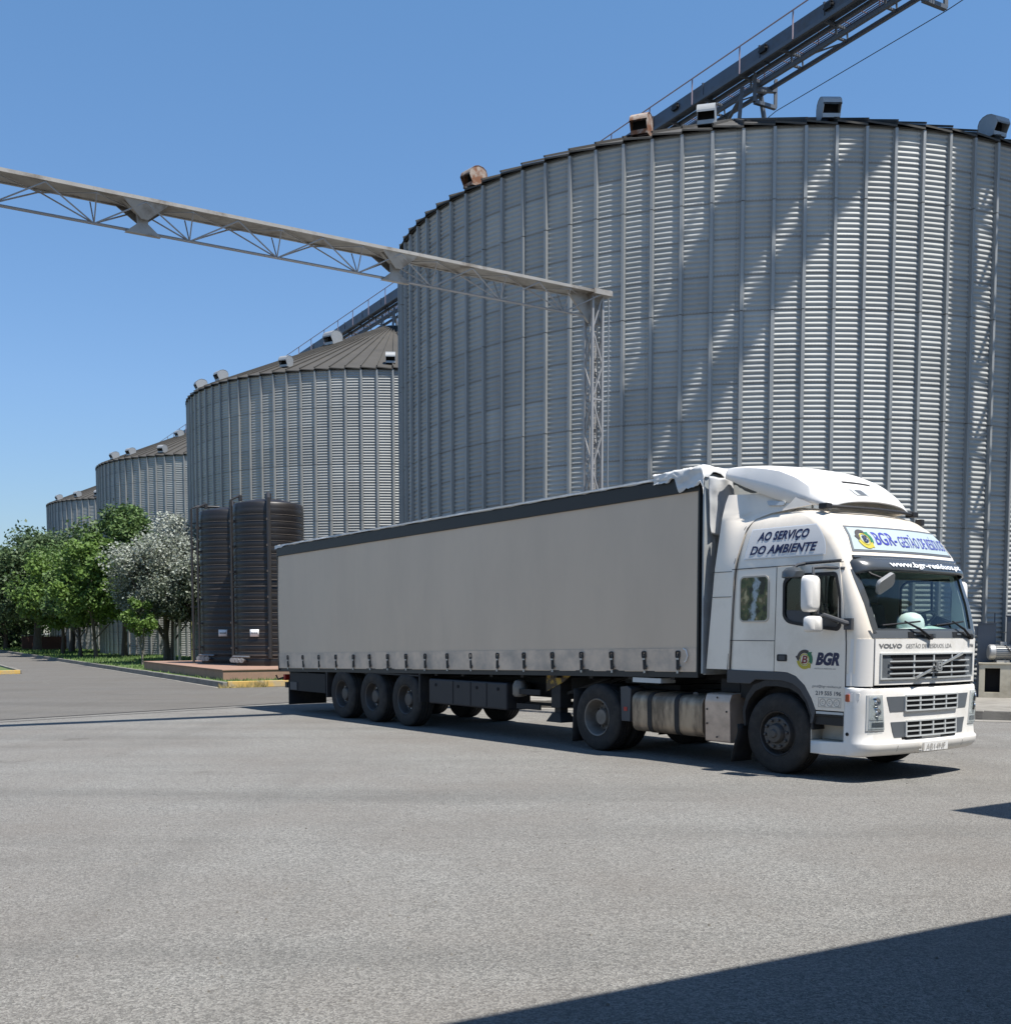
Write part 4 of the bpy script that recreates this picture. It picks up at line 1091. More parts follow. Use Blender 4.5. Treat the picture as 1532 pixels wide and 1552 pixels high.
def ring(z, inset=0.0):
    w, sF, b_, rc, sR = tab(TW_, z)-inset, tab(TF, z)-inset*1.1, tab(TB, z), tab(TRC, z), tab(TSR, z)+inset
    qe = w-rc; sE = sF-b_*(qe/w)**2; scn = sE-rc
    k = min(1.0, (scn-.0)/.95) if z > 2.6 else 1.0
    half = [(sR, w-.10), (sR+.03, w-.03), (sR+.10, w), (-.35, w), (SIDE_S[0]*k, w), (min(SIDE_S[1]*k, scn-.01), w)]
    for i in range(NCN+1):
        a = radians(90*i/NCN); half.append((scn+rc*sin(a), qe+rc*cos(a)))
    pts = list(half)
    for i in range(1, NF):
        q = qe*(1-2*i/NF); pts.append((sF-b_*(q/w)**2, q))
    pts += [(s, -q) for s, q in reversed(half)]
    return [L(s, q, z) for s, q in pts]
ZROWS = [1.34, 1.60, 1.80, 1.87, 2.04, 2.20, 2.40, 2.60, 2.72, 2.85, 2.95, 3.05, 3.13, 3.20, 3.26, 3.32, 3.36, 3.40, 3.43, 3.455, 3.475, 3.49]
def shell(mb, inset=0.0, windows=True):
    rings = [ring(z, inset) for z in ZROWS]; n = len(rings[0]); o = len(mb.v)
    for r in rings: mb.v += r
    hl = 6+NCN+1; i_side = (4,); f0 = hl-1
    for j in range(len(ZROWS)-1):
        zm = (ZROWS[j]+ZROWS[j+1])/2
        for i in range(n):
            i2 = (i+1) % n
            if windows and 1.87 < zm < 2.60:
                if i == 4 or i == n-2-4: continue
                if f0 <= i < f0+NF: continue
            mb.f.append((o+j*n+i, o+j*n+i2, o+(j+1)*n+i2, o+(j+1)*n+i)); mb.mi.append(mb.k)
    mb.f.append(tuple(o+(len(ZROWS)-1)*n+i for i in range(n))); mb.mi.append(mb.k)
    mb.f.append(tuple(o+i for i in reversed(range(n)))); mb.mi.append(mb.k)
    return mb
mb = MB(); shell(mb); body = mb.build('cab_body', 'white_paint', trk, smooth=38)
mb = MB(); shell(mb, .05); mb.build('cab_lining', 'interior', trk, smooth=38)
def SP(q0):     # map side polygon (s,z,depth) at |q|=q0
    return lambda s, z, d: L(s, q0+d, z)
def SN(s_, z): return tab(TW_, z)
def patch(mb, lo, hi, z0, z1, off, nq=12, nz=6, th=.012):
    """sheet lying 'off' proud of the cab front between q=lo(z)..hi(z)"""
    flo = lo if callable(lo) else (lambda z: lo); fhi = hi if callable(hi) else (lambda z: hi)
    def fn(u, v, o):
        z = z0+(z1-z0)*v; q = flo(z)+(fhi(z)-flo(z))*u
        return L(surf(q, z, o), q, z)
    o0 = len(mb.v)
    mb.grid(lambda u, v: fn(u, v, off), nq, nz)
    o1 = len(mb.v)
    mb.grid(lambda u, v: fn(u, v, off-th), nq, nz)
    # rim
    W = nq+1
    loop = [i for i in range(W)]+[j*W+nq for j in range(1, nz+1)]+[nz*W+i for i in range(nq-1, -1, -1)]+[j*W for j in range(nz-1, 0, -1)]
    for a, c in zip(loop, loop[1:]+loop[:1]): mb.f.append((o0+a, o0+c, o1+c, o1+a)); mb.mi.append(mb.k)
    return mb
def qsurf(s_q, zz, off): return L(surf(s_q, zz, off), s_q, zz)

# seams of the shell side, doors
win = rpoly([(.095, 2.06), (.095, 2.50), (.20, 2.575), (.90, 2.575), (.965, 2.30), (.975, 1.93), (.93, 1.885), (.55, 1.925), (.27, 1.965), (.17, 1.985)], [.05, .06, .05, .05, .08, .06, .05, .2, .1, .06])
door_out = [(-.045, 1.345), (-.02, 2.69), (.95, 2.705), (1.0, 2.30), (1.045, 1.96), (1.06, 1.70), (1.06, .875), (.63, .875), (.56, 1.02), (.45, 1.18), (.31, 1.29), (.17, 1.335)]
def door(side):
    f = (lambda s, z, d: L(s, 1.25+d, z)) if side > 0 else (lambda s, z, d: L(s, -1.25-d, z))
    mb = MB(); mb.plate(door_out, [win], f, -.02, .010); d = mb.build('door', 'white_paint', trk, smooth=25, bevel=.004)
    mb = MB(); inner = [(a, c) for a, c in win]
    big = [((a-.53)*1.035+.53, (c-2.24)*1.06+2.24) for a, c in win]; sml = [((a-.53)*.96+.53, (c-2.24)*.93+2.24) for a, c in win]
    mb.plate(big, [sml], f, -.015, .016); mb.build('window_seal', 'black_plastic', d, smooth=25)
    mb = MB(); mb.plate(sml, [], f, -.012, -.008); mb.build('window', 'side_glass', d, smooth=0)
    mb = MB(); mb.plate(rpoly([(.13, 2.135), (.50, 2.12), (.55, 1.95), (.27, 1.985), (.16, 2.01)], .03), [], f, -.004, .004); mb.plate([(.62, 2.09), (.95, 1.95), (.94, 1.905), (.58, 1.94)], [], f, -.004, .004)
    mb.bar(f(.60, 2.10, .006), f(.955, 1.975, .006), .03, .018); mb.bar(f(.60, 2.10, .006), f(.585, 2.555, .006), .025, .03)
    mb.build('window_trim', 'grey_plastic', d, smooth=0)
    mb = MB(); mb.plate(rrect(.0, 1.475, .165, 1.565, .02), [], f, .006, .016); mb.k = 1
    mb.plate(rrect(.03, 1.49, .135, 1.55, .015), [], f, .012, .020); mb.build('door_handle', ['black_plastic', 'grey_plastic'], d, smooth=25)
    return d
dn = door(1); df = door(-1)
# seam lines on the near side (thin dark gaps 2 mm proud of the shell)
mb = MB(); f1 = SP(1.25)
for poly in ([(-.86, 1.735), (-.05, 1.735), (-.05, 1.743), (-.86, 1.743)], [(-.80, 2.69), (1.0, 2.705), (1.0, 2.715), (-.80, 2.70)], [(1.062, .88), (1.072, .88), (1.072, 1.70), (1.06, 1.96), (1.05, 1.96), (1.062, 1.70)], [(-.06, 1.34), (-.05, 1.34), (-.027, 2.69), (-.037, 2.69)]):
    mb.plate(poly, [], f1, .001, .0035)
mb.build('panel_gap', 'seam', trk, smooth=0)
# sleeper window with its waterfall picture
mb = MB(); mb.plate(rrect(-.655, 1.985, -.155, 2.595, .07), [rrect(-.635, 2.005, -.175, 2.575, .055)], f1, .0, .012); o = mb.build('sleeper_window', 'cream_dusty', trk, smooth=25)
mb = MB(); mb.plate(rrect(-.635, 2.005, -.175, 2.575, .055), [], f1, .0, .006); mb.build('waterfall_picture', 'waterfall_picture', o, smooth=0)
mb = MB(); mb.plate(rrect(-.655, 1.985, -.155, 2.595, .07), [], lambda s, z, d: L(s, -1.25-d, z), .0, .008); mb.build('sleeper_window', 'side_glass', trk, smooth=0)

# upper side sign panel
def upper(s, z, d): return L(s, tab(TW_, z)+d, z)
def ugrid(mb, lo, hi, z0, z1, off, nu=10, nv=8):
    mb.grid(lambda u, v: upper(lo(z0+(z1-z0)*v)+(hi(z0+(z1-z0)*v)-lo(z0+(z1-z0)*v))*u, z0+(z1-z0)*v, off), nu, nv); return mb
mb = MB(); lo = lambda z: -.60+.06*(z-2.83)/.4; hi = lambda z: .70-.20*max(0, (z-2.83)/.37)**2
ugrid(mb, lambda z: lo(z)-.014, lambda z: hi(z)+.014, 2.818, 3.222, .009); o = mb.build('side_sign', 'ink_white', trk); 
mb = MB(); ugrid(mb, lo, hi, 2.83, 3.21, .013); o2 = mb.build('sign_panel', 'sign_panel', o)
mb = MB(); fn = lambda x, y: upper(x, y, .017)
letter(mb, 'AO SERVIÇO', .035, .25, -.43, 3.025, .84, .145, fn); letter(mb, 'DO AMBIENTE', .035, .25, -.52, 2.872, 1.09, .118, fn)
mb.build('lettering', 'ink_navy', o, fix=False, smooth=0)

# door lettering and emblem
def emblem(mb, fn, cx, cy, r, mats=(0, 1, 2, 3)):
    def arc(a0, a1, r0, r1, k, arrow=True):
        mb.k = k; n = 14; pts = []
        for i in range(n+1): a = radians(a0+(a1-a0)*i/n); pts.append((cx+r1*cos(a), cy+r1*sin(a)))
        if arrow:
            a = radians(a1+(14 if a1 > a0 else -14)); pts = pts[:-1]+[(cx+(r1*1.18)*cos(radians(a1)), cy+(r1*1.18)*sin(radians(a1))), (cx+(r0+r1)/2*cos(radians(a1+28)), cy+(r0+r1)/2*sin(radians(a1+28))), (cx+r0*.88*cos(radians(a1)), cy+r0*.88*sin(radians(a1)))]
        for i in range(n, -1, -1): a = radians(a0+(a1-a0)*i/n); pts.append((cx+r0*cos(a), cy+r0*sin(a)))
        mb.plate(pts, [], fn, .0, .003)
    arc(60, 165, r*.66, r, mats[2]); arc(-25, 40, r*.62, r, mats[0]); arc(190, 310, r*.66, r*.98, mats[1])
    mb.k = mats[1]; n = 24
    mb.plate([(cx+r*.60*cos(2*pi*i/n), cy+r*.60*sin(2*pi*i/n)) for i in range(n)], [[(cx+r*.50*cos(2*pi*i/n), cy+r*.50*sin(2*pi*i/n)) for i in range(n)]], fn, 0, .002)
fd = lambda s, z, d=0: L(s, 1.262+d, z)
mb = MB(); emblem(mb, fd, .445, 1.505, .125); mb.k = 3; letter(mb, 'B', .02, .2, .40, 1.455, .09, .10, lambda x, y: fd(x, y, .004))
mb.build('emblem', ['logo_green', 'logo_yellow', 'logo_dark', 'logo_red'], dn, fix=False, smooth=0)
mb = MB(); letter(mb, 'BGR', .055, .3, .615, 1.435, .36, .165, fd)
mb.build('lettering', 'ink_navy', dn, fix=False, smooth=0)
mb = MB(); letter(mb, 'GESTÃO DE RESÍDUOS, LDA.', .0, 0, .60, 1.385, .33, .022, fd); letter(mb, 'geral@bgr-residuos.pt', 0, 0, .57, 1.15, .44, .042, fd); letter(mb, '219 555 196', .035, 0, .625, 1.062, .385, .055, fd)
mb.build('lettering', 'ink_grey', dn, fix=False, smooth=0)
mb = MB()
for i in range(3):
    cx = .735+.105*i; n = 20
    mb.plate([(cx+.046*cos(2*pi*k/n), .975+.046*sin(2*pi*k/n)) for k in range(n)], [[(cx+.040*cos(2*pi*k/n), .975+.040*sin(2*pi*k/n)) for k in range(n)]], fd, 0, .002)
    mb.plate([(cx+.01, .925), (cx+.045, .925), (cx+.04, .935)], [], fd, 0, .002)
    letter(mb, 'C', .02, 0, cx-.016, .958, .03, .035, fd)
mb.plate([(.67, .915), (1.01, .915), (1.01, 1.035), (.67, 1.035)], [[(.674, .919), (1.006, .919), (1.006, 1.031), (.674, 1.031)]], fd, 0, .002)
mb.build('certificate_marks', 'ink_faint', dn, fix=False, smooth=0)

# --- windscreen -----------------------------------------------------------
def ws_edge(z): return tab(TW_, z)-tab(TRC, z)
mb = MB(); mb.grid(lambda u, v: L(surf((1-2*u)*ws_edge(1.86+.76*v), 1.86+.76*v, -.012), (1-2*u)*ws_edge(1.86+.76*v), 1.86+.76*v), 16, 8)
ws = mb.build('windscreen', 'windscreen_glass', trk)
mb = MB()
for s in (1, -1):
    def lo(z, s=s): return s*(ws_edge(z)-.045)
    def hi(z, s=s): return s*(ws_edge(z)+.055)
    patch(mb, lo, hi, 1.84, 2.62, .004, 3, 8)
patch(mb, lambda z: -ws_edge(z), lambda z: ws_edge(z), 1.845, 1.895, .004, 14, 1)
mb.build('windscreen_seal', 'visor_grey', trk)
mb = MB()
patch(mb, lambda z: -1.10-.05*(z-1.775)/.09, lambda z: 1.10+.05*(z-1.775)/.09, 1.775, 1.872, .006, 18, 2); mb.k = 1
for qc in (.34, -.62):
    patch(mb, qc-.16, qc+.16, 1.79, 1.855, .012, 5, 2); 
    mb.k = 0; patch(mb, qc-.06, qc+.06, 1.815, 1.838, .02, 2, 1)
    for zz in (1.79, 1.81, 1.83): patch(mb, qc-.40, qc-.18, zz, zz+.008, .012, 3, 1)
    mb.k = 1
mb.build('scuttle_panel', ['grille_grey', 'black_plastic'], trk)
def wiper(q0, z0, q1, z1):
    mb = MB()
    a = qsurf(q0, z0, .03); m_ = qsurf((q0+q1)/2, (z0+z1)/2, .06); c = qsurf(q1, z1, .03)
    mb.tube([a, m_, c], [.02, .016, .01], 6)
    b0 = qsurf(q1+.62, z1-.04, .022); b1 = qsurf(q1-.30, z1-.015, .022)
    mb.tube([qsurf(q1+.40+(-.7)*t, z1-.05+.05*t, .024) for t in (0, .25, .5, .75, 1)], .012, 6)
    mb.lathe([(.035, -.02), (.035, .03), (0, .035)], 10, lambda x, y, h: tuple(Vector(a)+Vector((h, x, y))))
    mb.build('wiper', 'black_plastic', trk)
wiper(.10, 1.79, .55, 1.985); wiper(-.90, 1.79, -.48, 1.99)
# visor
mb = MB()
VT = [(2.785, .03), (2.76, .09), (2.715, .15), (2.66, .19), (2.605, .20)]
def vis(u, v):
    i = min(int(v*4), 3); t = v*4-i; z = VT[i][0]*(1-t)+VT[i+1][0]*t; o = VT[i][1]*(1-t)+VT[i+1][1]*t
    q = (1-2*u)*1.16; w = 1-max(0, (abs(q)-.98)/.18)**2
    zz = z-.05*max(0, (abs(q)-.9)/.26)**1.5
    return L(surf(min(abs(q), 1.18)*(1 if q > 0 else -1), 2.72, 0)+o*(.35+.65*w)-.03, q, zz)
mb.grid(vis, 24, 8); vz = mb.build('sun_visor', 'visor_grey', trk)
sm = vz.modifiers.new('thickness', 'SOLIDIFY'); sm.thickness = .02; sm.offset = -1
mb = MB(); letter(mb, 'www.bgr-residuos.pt', .022, 0, -.68, .0, 1.56, 1.0, lambda x, y: tuple(Vector(vis((1-(-x)/1.16)/2, .87-.40*y))+Vector((.012, 0, .006))))
mb.build('lettering', 'ink_white', vz, fix=False, smooth=0)
mb = MB()
patch(mb, lambda z: -1.10, lambda z: 1.10, 2.77, 2.80, .03, 16, 1, .03); mb.build('visor_trim', 'visor_grey', vz)
# header light box
hz0, hz1 = 2.875, 3.165
hl = lambda z: -(1.03-.10*((z-hz0)/.29)); hh = lambda z: (1.03-.10*((z-hz0)/.29))
mb = MB(); patch(mb, lambda z: hl(z)-.03, lambda z: hh(z)+.03, hz0-.025, hz1+.025, .006, 18, 6); hb = mb.build('header_sign', 'grille_grey', trk)
mb = MB(); patch(mb, hl, hh, hz0, hz1, .012, 18, 6); mb.build('sign_panel', 'header_panel', hb)
fh = lambda x, y, d=0: L(surf(-x, y, .018+d), -x, y)
mb = MB(); emblem(mb, fh, -.77, 3.015, .125); mb.k = 3; letter(mb, 'B', .02, 0, -.80, 2.97, .07, .09, lambda x, y: fh(x, y, .006))
mb.build('emblem', ['logo_green', 'logo_yellow', 'logo_dark', 'ink_navy'], hb, fix=False, smooth=0)
mb = MB(); letter(mb, 'BGR-', .012, 0, -.60, 2.945, .40, .17, fh); letter(mb, 'GESTÃO DE RESÍDUOS', .0, 0, -.16, 2.93, 1.13, .185, fh)
mb.build('lettering', 'ink_purple', hb, fix=False, smooth=0)

# --- lower front panel, grille, bumper -------------------------------------
mb = MB()
for q in (1.085, -1.085): patch(mb, q-.006, q+.006, 1.235, 1.77, .003, 1, 6, .004)
mb.build('panel_gap', 'seam', trk)
mb = MB(); patch(mb, -1.075, 1.075, 1.205, 1.768, .012, 20, 6); fp = mb.build('front_panel', 'white_bumper', trk, bevel=.0)
# side of the panel wraps to the door
mb = MB(); patch(mb, lambda z: -1.2498, lambda z: -1.09, 1.19, 1.768, .006, 8, 4); mb.plate([(1.064, 1.19), (1.14, 1.19), (1.14, 1.35), (1.064, 1.35)], [], lambda a, c, d: L(a, -1.25-d, c), -.04, .0); mb.build('corner_panel', 'white_bumper', trk)
mb = MB(); mb.plate([(1.064, 1.19), (1.14, 1.19), (1.14, 1.35), (1.064, 1.35)], [], lambda a, c, d: L(a, 1.25+d, c), -.04, .0); patch(mb, lambda z: 1.09, lambda z: 1.2498, 1.19, 1.768, .006, 8, 4); mb.build('corner_panel', 'white_bumper', trk)
fl = lambda x, y, d=0: L(surf(-x, y, .016+d), -x, y)
mb = MB(); letter(mb, 'VOLVO', .045, 0, -1.02, 1.655, .40, .055, fl); letter(mb, 'FM', .02, 0, .93, 1.655, .10, .045, fl)
mb.build('lettering', 'ink_grey', fp, fix=False, smooth=0)
mb = MB(); letter(mb, 'GESTÃO DE RESÍDUOS, LDA.', 0, 0, -.55, 1.645, .98, .075, fl); mb.build('lettering', 'ink_grey', fp, fix=False, smooth=0)
def gpatch(mb, q0, q1, z0, z1, off, th=.02, nq=None): return patch(mb, q0, q1, z0, z1, off, nq or max(2, int(abs(q1-q0)/.1)), 2, th)
mb = MB(); gpatch(mb, -.985, .985, 1.275, 1.59, .014, .004); gr = mb.build('grille', 'grille_grey', trk)
mb = MB(); z0, z1 = 1.29, 1.575
for z in (z0-.018, z1): gpatch(mb, -1.0, 1.0, z, z+.018, .034)
for q in (-1.0, .98): gpatch(mb, q, q+.02, z0, z1, .034)
mb.build('grille_frame', 'grille_pale', gr)
mb = MB()
patch(mb, lambda z: -.80+.03*sin(z*84), lambda z: .80-.03*sin(z*84), 1.295, 1.568, .017, 14, 12, .004)
mb.build('grille_slot', 'black_void', gr)
mb = MB()
for z in (1.335, 1.41, 1.485):
    patch(mb, lambda t, z=z: -.86+.0*(t), lambda t: .86, z, z+.017, .045, 16, 1)
for q in (-.42, .0, .40): gpatch(mb, q-.012, q+.012, 1.295, 1.57, .030)
mb.build('grille_bars', 'grille_pale', gr)
mb = MB(); A = Vector(qsurf(.42, 1.285, .065)); B_ = Vector(qsurf(-.62, 1.578, .065)); mb.bar(A, B_, .02, .034)
mb.build('diagonal_bar', 'chrome', gr, smooth=0, bevel=.004)
mb = MB(); fb = lambda x, y, d=0: L(surf(0, 1.43, .075+d), x*-1-.02, y)
mb.plate(rrect(-.062, 1.365, .062, 1.505, .02), [], fb, 0, .02); mb.k = 1
mb.plate(rrect(-.048, 1.378, .048, 1.492, .012), [], fb, .015, .022); mb.k = 0
mb.plate(rrect(-.036, 1.39, .036, 1.48, .018), [rrect(-.016, 1.40, .016, 1.428, .008), rrect(-.016, 1.442, .016, 1.468, .008)], fb, .02, .027); mb.build('badge', ['chrome', 'grille_grey'], gr, smooth=25)
# gap between panel and bumper
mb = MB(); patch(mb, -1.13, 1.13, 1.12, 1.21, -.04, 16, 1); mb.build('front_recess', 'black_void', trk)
# bumper shell
BZ = [.325, .345, .40, .475, .495, .52, .62, .80, 1.0, 1.12, 1.155, 1.175]
BF = [1.37, 1.425, 1.475, 1.49, 1.485, 1.455, 1.445, 1.45, 1.45, 1.45, 1.44, 1.40]
def bsurf(q, z, off=0.0):
    sF = float(np.interp(z, BZ, BF)); w = 1.258; rc = .24; b_ = .12; a = abs(q)
    if a <= w-rc: return sF-b_*(q/w)**2+off
    qe = w-rc; sE = sF-b_*(qe/w)**2; t = min(1, (a-qe)/rc)
    return sE-rc+rc*sqrt(max(0, 1-t*t))+off
mb = MB(); nB = 40; rows = []
for z in BZ:
    s_start = .56 if z < .485 else 1.055
    sF = float(np.interp(z, BZ, BF)); w = 1.258; rc = .24; qe = w-rc; sE = sF-.12*(qe/w)**2; scn = sE-rc
    half = [(s_start, w), (s_start+(scn-s_start)*.5, w)]+[(scn+rc*sin(radians(15*i)), qe+rc*cos(radians(15*i))) for i in range(7)]
    pts = half+[(sF-.12*((qe*(1-2*i/16))/w)**2, qe*(1-2*i/16)) for i in range(1, 16)]+[(s, -q) for s, q in reversed(half)]
    rows.append([L(s, q, z) for s, q in pts])
o_ = 0; n_ = len(rows[0])
for r in rows: mb.v += r
for j in range(len(BZ)-1):
    for i in range(n_-1): mb.f.append((j*n_+i, j*n_+i+1, (j+1)*n_+i+1, (j+1)*n_+i)); mb.mi.append(0)
bump = mb.build('bumper', 'white_bumper', trk, smooth=40)
sm = bump.modifiers.new('thickness', 'SOLIDIFY'); sm.thickness = .03; sm.offset = -1
def bp(mb, lo, hi, z0, z1, off, th=.012, nq=8, nz=2):
    flo = lo if callable(lo) else (lambda z: lo); fhi = hi if callable(hi) else (lambda z: hi)
    for o2 in (off, off-th):
        mb.grid(lambda u, v: L(bsurf(flo(z0+(z1-z0)*v)+(fhi(z0+(z1-z0)*v)-flo(z0+(z1-z0)*v))*u, z0+(z1-z0)*v, o2), flo(z0+(z1-z0)*v)+(fhi(z0+(z1-z0)*v)-flo(z0+(z1-z0)*v))*u, z0+(z1-z0)*v), nq, nz)
    W = nq+1; N_ = W*(nz+1); o1 = len(mb.v)-N_; o0 = o1-N_
    loop = [i for i in range(W)]+[j*W+nq for j in range(1, nz+1)]+[nz*W+i for i in range(nq-1, -1, -1)]+[j*W for j in range(nz-1, 0, -1)]
    for a, c in zip(loop, loop[1:]+loop[:1]): mb.f.append((o0+a, o0+c, o1+c, o1+a)); mb.mi.append(mb.k)
def lower_grille(z0, z1, qo, qi, rows_):
    mb = MB(); t = lambda z: (z-z0)/(z1-z0)
    bp(mb, lambda z: -(qo-.06+.06*t(z)), lambda z: qo-.06+.06*t(z), z0, z1, .006, .01, 16, 2); g = mb.build('bumper_grille', 'grille_grey', trk)
    mb = MB(); hz = (z1-z0)/rows_
    for r in range(rows_): bp(mb, -qi, qi, z0+hz*r+.016, z0+hz*(r+1)-.004, .012, .01, 10, 1)
    mb.build('grille_slot', 'black_void', g)
    mb = MB()
    for r in range(rows_+1): bp(mb, -qi, qi, z0+hz*r-.004, z0+hz*r+.012, .030, .022, 10, 1)
    for k in range(5): q = -qi+2*qi*k/4; bp(mb, q-.012, q+.012, z0, z1, .026, .022, 1, 1)
    mb.build('grille_bars', 'grille_pale', g)
lower_grille(.875, 1.06, .88, .56, 3); lower_grille(.555, .745, .80, .54, 3)
mb = MB(); bp(mb, .22, .60, .525, .55, .006, .008, 4, 1); bp(mb, -.55, -.20, .525, .55, .006, .008, 4, 1); mb.build('air_slot', 'black_void', bump)
mb = MB(); mb.grid(lambda u, v: L(bsurf(-.285+.57*u, .475, .022-.006*(1-v)), -.285+.57*u, .362+.115*v), 6, 1); mb.grid(lambda u, v: L(bsurf(-.285+.57*u, .475, -.02), -.285+.57*u, .362+.115*v), 6, 1); o = mb.build('number_plate', 'sign_white', bump, smooth=30)
mb = MB(); letter(mb, 'AB14NF', 0, 0, -.20, .385, .42, .07, lambda x, y: L(bsurf(-x, .475, .025), -x, y)); mb.plate([(-.275, .375), (-.24, .375), (-.24, .465), (-.275, .465)], [], lambda x, y, d: L(bsurf(-x, .475, .023+d), -x, y), 0, .002)
mb.build('lettering', 'ink_faint', o, fix=False, smooth=0)
mb = MB(); bp(mb, .70, .704, .34, .50, .003, .004, 1, 3); bp(mb, -.704, -.70, .34, .50, .003, .004, 1, 3); mb.build('panel_gap', 'seam', bump)
def headlight(s):
    lo = lambda z: s*(.955-.05*(1.08-z)/.43) if s > 0 else s*(1.175)
    hi = lambda z: s*(1.175) if s > 0 else s*(.955-.05*(1.08-z)/.43)
    mb = MB(); bp(mb, lo, hi, .65, 1.085, .008, .01, 6, 4); h = mb.build('headlight', 'grille_pale', trk)
    inn = lambda z, e: s*(.975-.05*(1.08-z)/.43)
    lo2 = (lambda z: inn(z, 0)) if s > 0 else (lambda z: s*1.15); hi2 = (lambda z: s*1.15) if s > 0 else (lambda z: inn(z, 0))
    mb = MB(); bp(mb, lo2, hi2, .80, 1.07, .012, .006, 6, 3); bp(mb, lo2, hi2, .67, .775, .012, .006, 6, 2); bp(mb, lo2, hi2, .78, .796, .016, .006, 6, 1); mb.build('reflector', 'lamp_inner', h)
    mb = MB()
    for (q, z, r) in ((1.06, .875, .055), (1.075, 1.0, .06)):
        c = Vector(L(bsurf(s*q, z, .012), s*q, z)); nrm = Vector((.75, -s*.6, 0)).normalized(); tx = Vector((-nrm.y, nrm.x, 0))
        mb.lathe([(r, 0), (r, .012), (r*.85, .016), (r*.8, .008), (r*.45, .004), (0, .02)], 20, lambda x, y, t: tuple(c+tx*x+Vector((0, 0, y))+nrm*t))
    mb.build('lamp', 'chrome', h)
    mb = MB(); 
    for z in (.70, .715, .73, .745): bp(mb, (lambda z_: inn(z_, 0)) if s > 0 else s*1.12, s*1.12 if s > 0 else (lambda z_: inn(z_, 0)), z, z+.006, .018, .004, 3, 1)
    mb.build('indicator', 'grille_grey', h)
    mb = MB(); bp(mb, lo2, hi2, .66, 1.075, .024, .003, 6, 4); mb.build('lens', 'clear_lens', h)
headlight(1); headlight(-1)
mb = MB(); mb.plate(rrect(1.085, 1.00, 1.14, 1.09, .012), [], lambda s, z, d: L(s, 1.258+d, z), 0, .02); mb.build('side_marker', 'amber_lens', trk, smooth=25)
mb = MB(); mb.plate(rpoly([(1.14, 1.0), (1.14, 1.10), (1.26, 1.11), (1.25, 1.02)], .02), [], lambda s, z, d: L(s, min(1.258, 1.258-max(0, s-1.12)*.3)+d, z), 0, .012); mb.build('marker_cover', 'white_bumper', trk, smooth=25)
mb = MB(); mb.lathe([(.022, 0), (.022, .008), (0, .01)], 12, lambda x, y, t: L(1.11+x, 1.258+t, .60+y)); mb.build('bolt_hole', 'black_void', bump)

# --- steps, wheel arches, side trims ------------------------------------------
f0 = lambda s, z, d: L(s, 1.25+d, z); f0m = lambda s, z, d: L(s, -1.25-d, z)
for f in (f0, f0m):
    mb = MB(); mb.plate([(.60, .69), (1.05, .69), (1.05, .868), (.60, .868)], [], f, -.22, -.02); mb.box(*[tuple(min(a, c) for a, c in zip(f(.60, .80, -.22), f(1.05, .83, .0))), tuple(max(a, c) for a, c in zip(f(.60, .80, -.22), f(1.05, .83, .0)))]); mb.build('step', 'black_plastic', trk, smooth=0, bevel=.006)
    mb = MB(); mb.bar(f(.64, .845, .005), f(1.045, .845, .005), .02, .03); mb.build('step_edge', 'grille_pale', trk, smooth=0)
    mb = MB(); mb.plate([(.545, .495), (1.05, .495), (1.05, .69), (.545, .69)], [], f, -.24, -.22); mb.box(*[tuple(min(a, c) for a, c in zip(f(.545, .47, -.24), f(1.05, .492, -.005))), tuple(max(a, c) for a, c in zip(f(.545, .47, -.24), f(1.05, .492, -.005)))]); mb.plate([(.545, .495), (.56, .495), (.56, .69), (.545, .69)], [], f, -.22, -.005)
    mb.build('step', 'cream_dusty', trk, smooth=0, bevel=.006)
    # dark lower trim along the cab and over the wheel
    arc = [(.62, .86)]+[(.66*cos(radians(a))*.98, .56+.66*sin(radians(a))*1.08) for a in range(28, 100, 8)]
    arch = [(-.86, 1.345), (.17, 1.335), (.31, 1.29), (.45, 1.18), (.56, 1.02), (.63, .87), (.585, .70), (.545, .70), (.565, .80), (.50, .97), (.38, 1.12), (.25, 1.195), (.10, 1.225), (-.36, 1.225), (-.45, 1.165), (-.86, 1.165)]
    mb = MB(); mb.plate(arch, [], f, -.05, .014); mb.build('wheel_arch_trim', 'grey_plastic', trk, smooth=0, bevel=.008)
    inner = [(-.55, .60), (-.58, .80), (-.52, 1.0), (-.40, 1.15), (-.2, 1.22), (.10, 1.225), (.25, 1.195), (.38, 1.12), (.50, .97), (.575, .80), (.595, .62), (.56, .62), (.535, .80), (.46, .96), (.34, 1.07), (.2, 1.13), (0, 1.15), (-.2, 1.14), (-.36, 1.07), (-.47, .95), (-.53, .80), (-.52, .60)]
    mb = MB(); mb.plate(inner, [], f, -.50, .004); mb.build('mudguard', 'soft_black', trk, smooth=30)
# body behind the wheel: dark filler panels
mb = MB(); mb.box(L(-.84, 1.0, .95), L(1.0, -1.0, 1.36)); mb.box(L(.58, 1.02, .36), L(1.25, -1.02, 1.3)); mb.build('underbody', 'chassis', trk, smooth=0)
for q in (1.13, -1.13):
    mb = MB(); mb.grid(lambda u, v: L(-.60-.10*v+.02*sin(v*6), q-.20+.40*u, .62-.52*v), 4, 6); o = mb.build('mud_flap', 'soft_black', trk); sm = o.modifiers.new('thickness', 'SOLIDIFY'); sm.thickness = .012

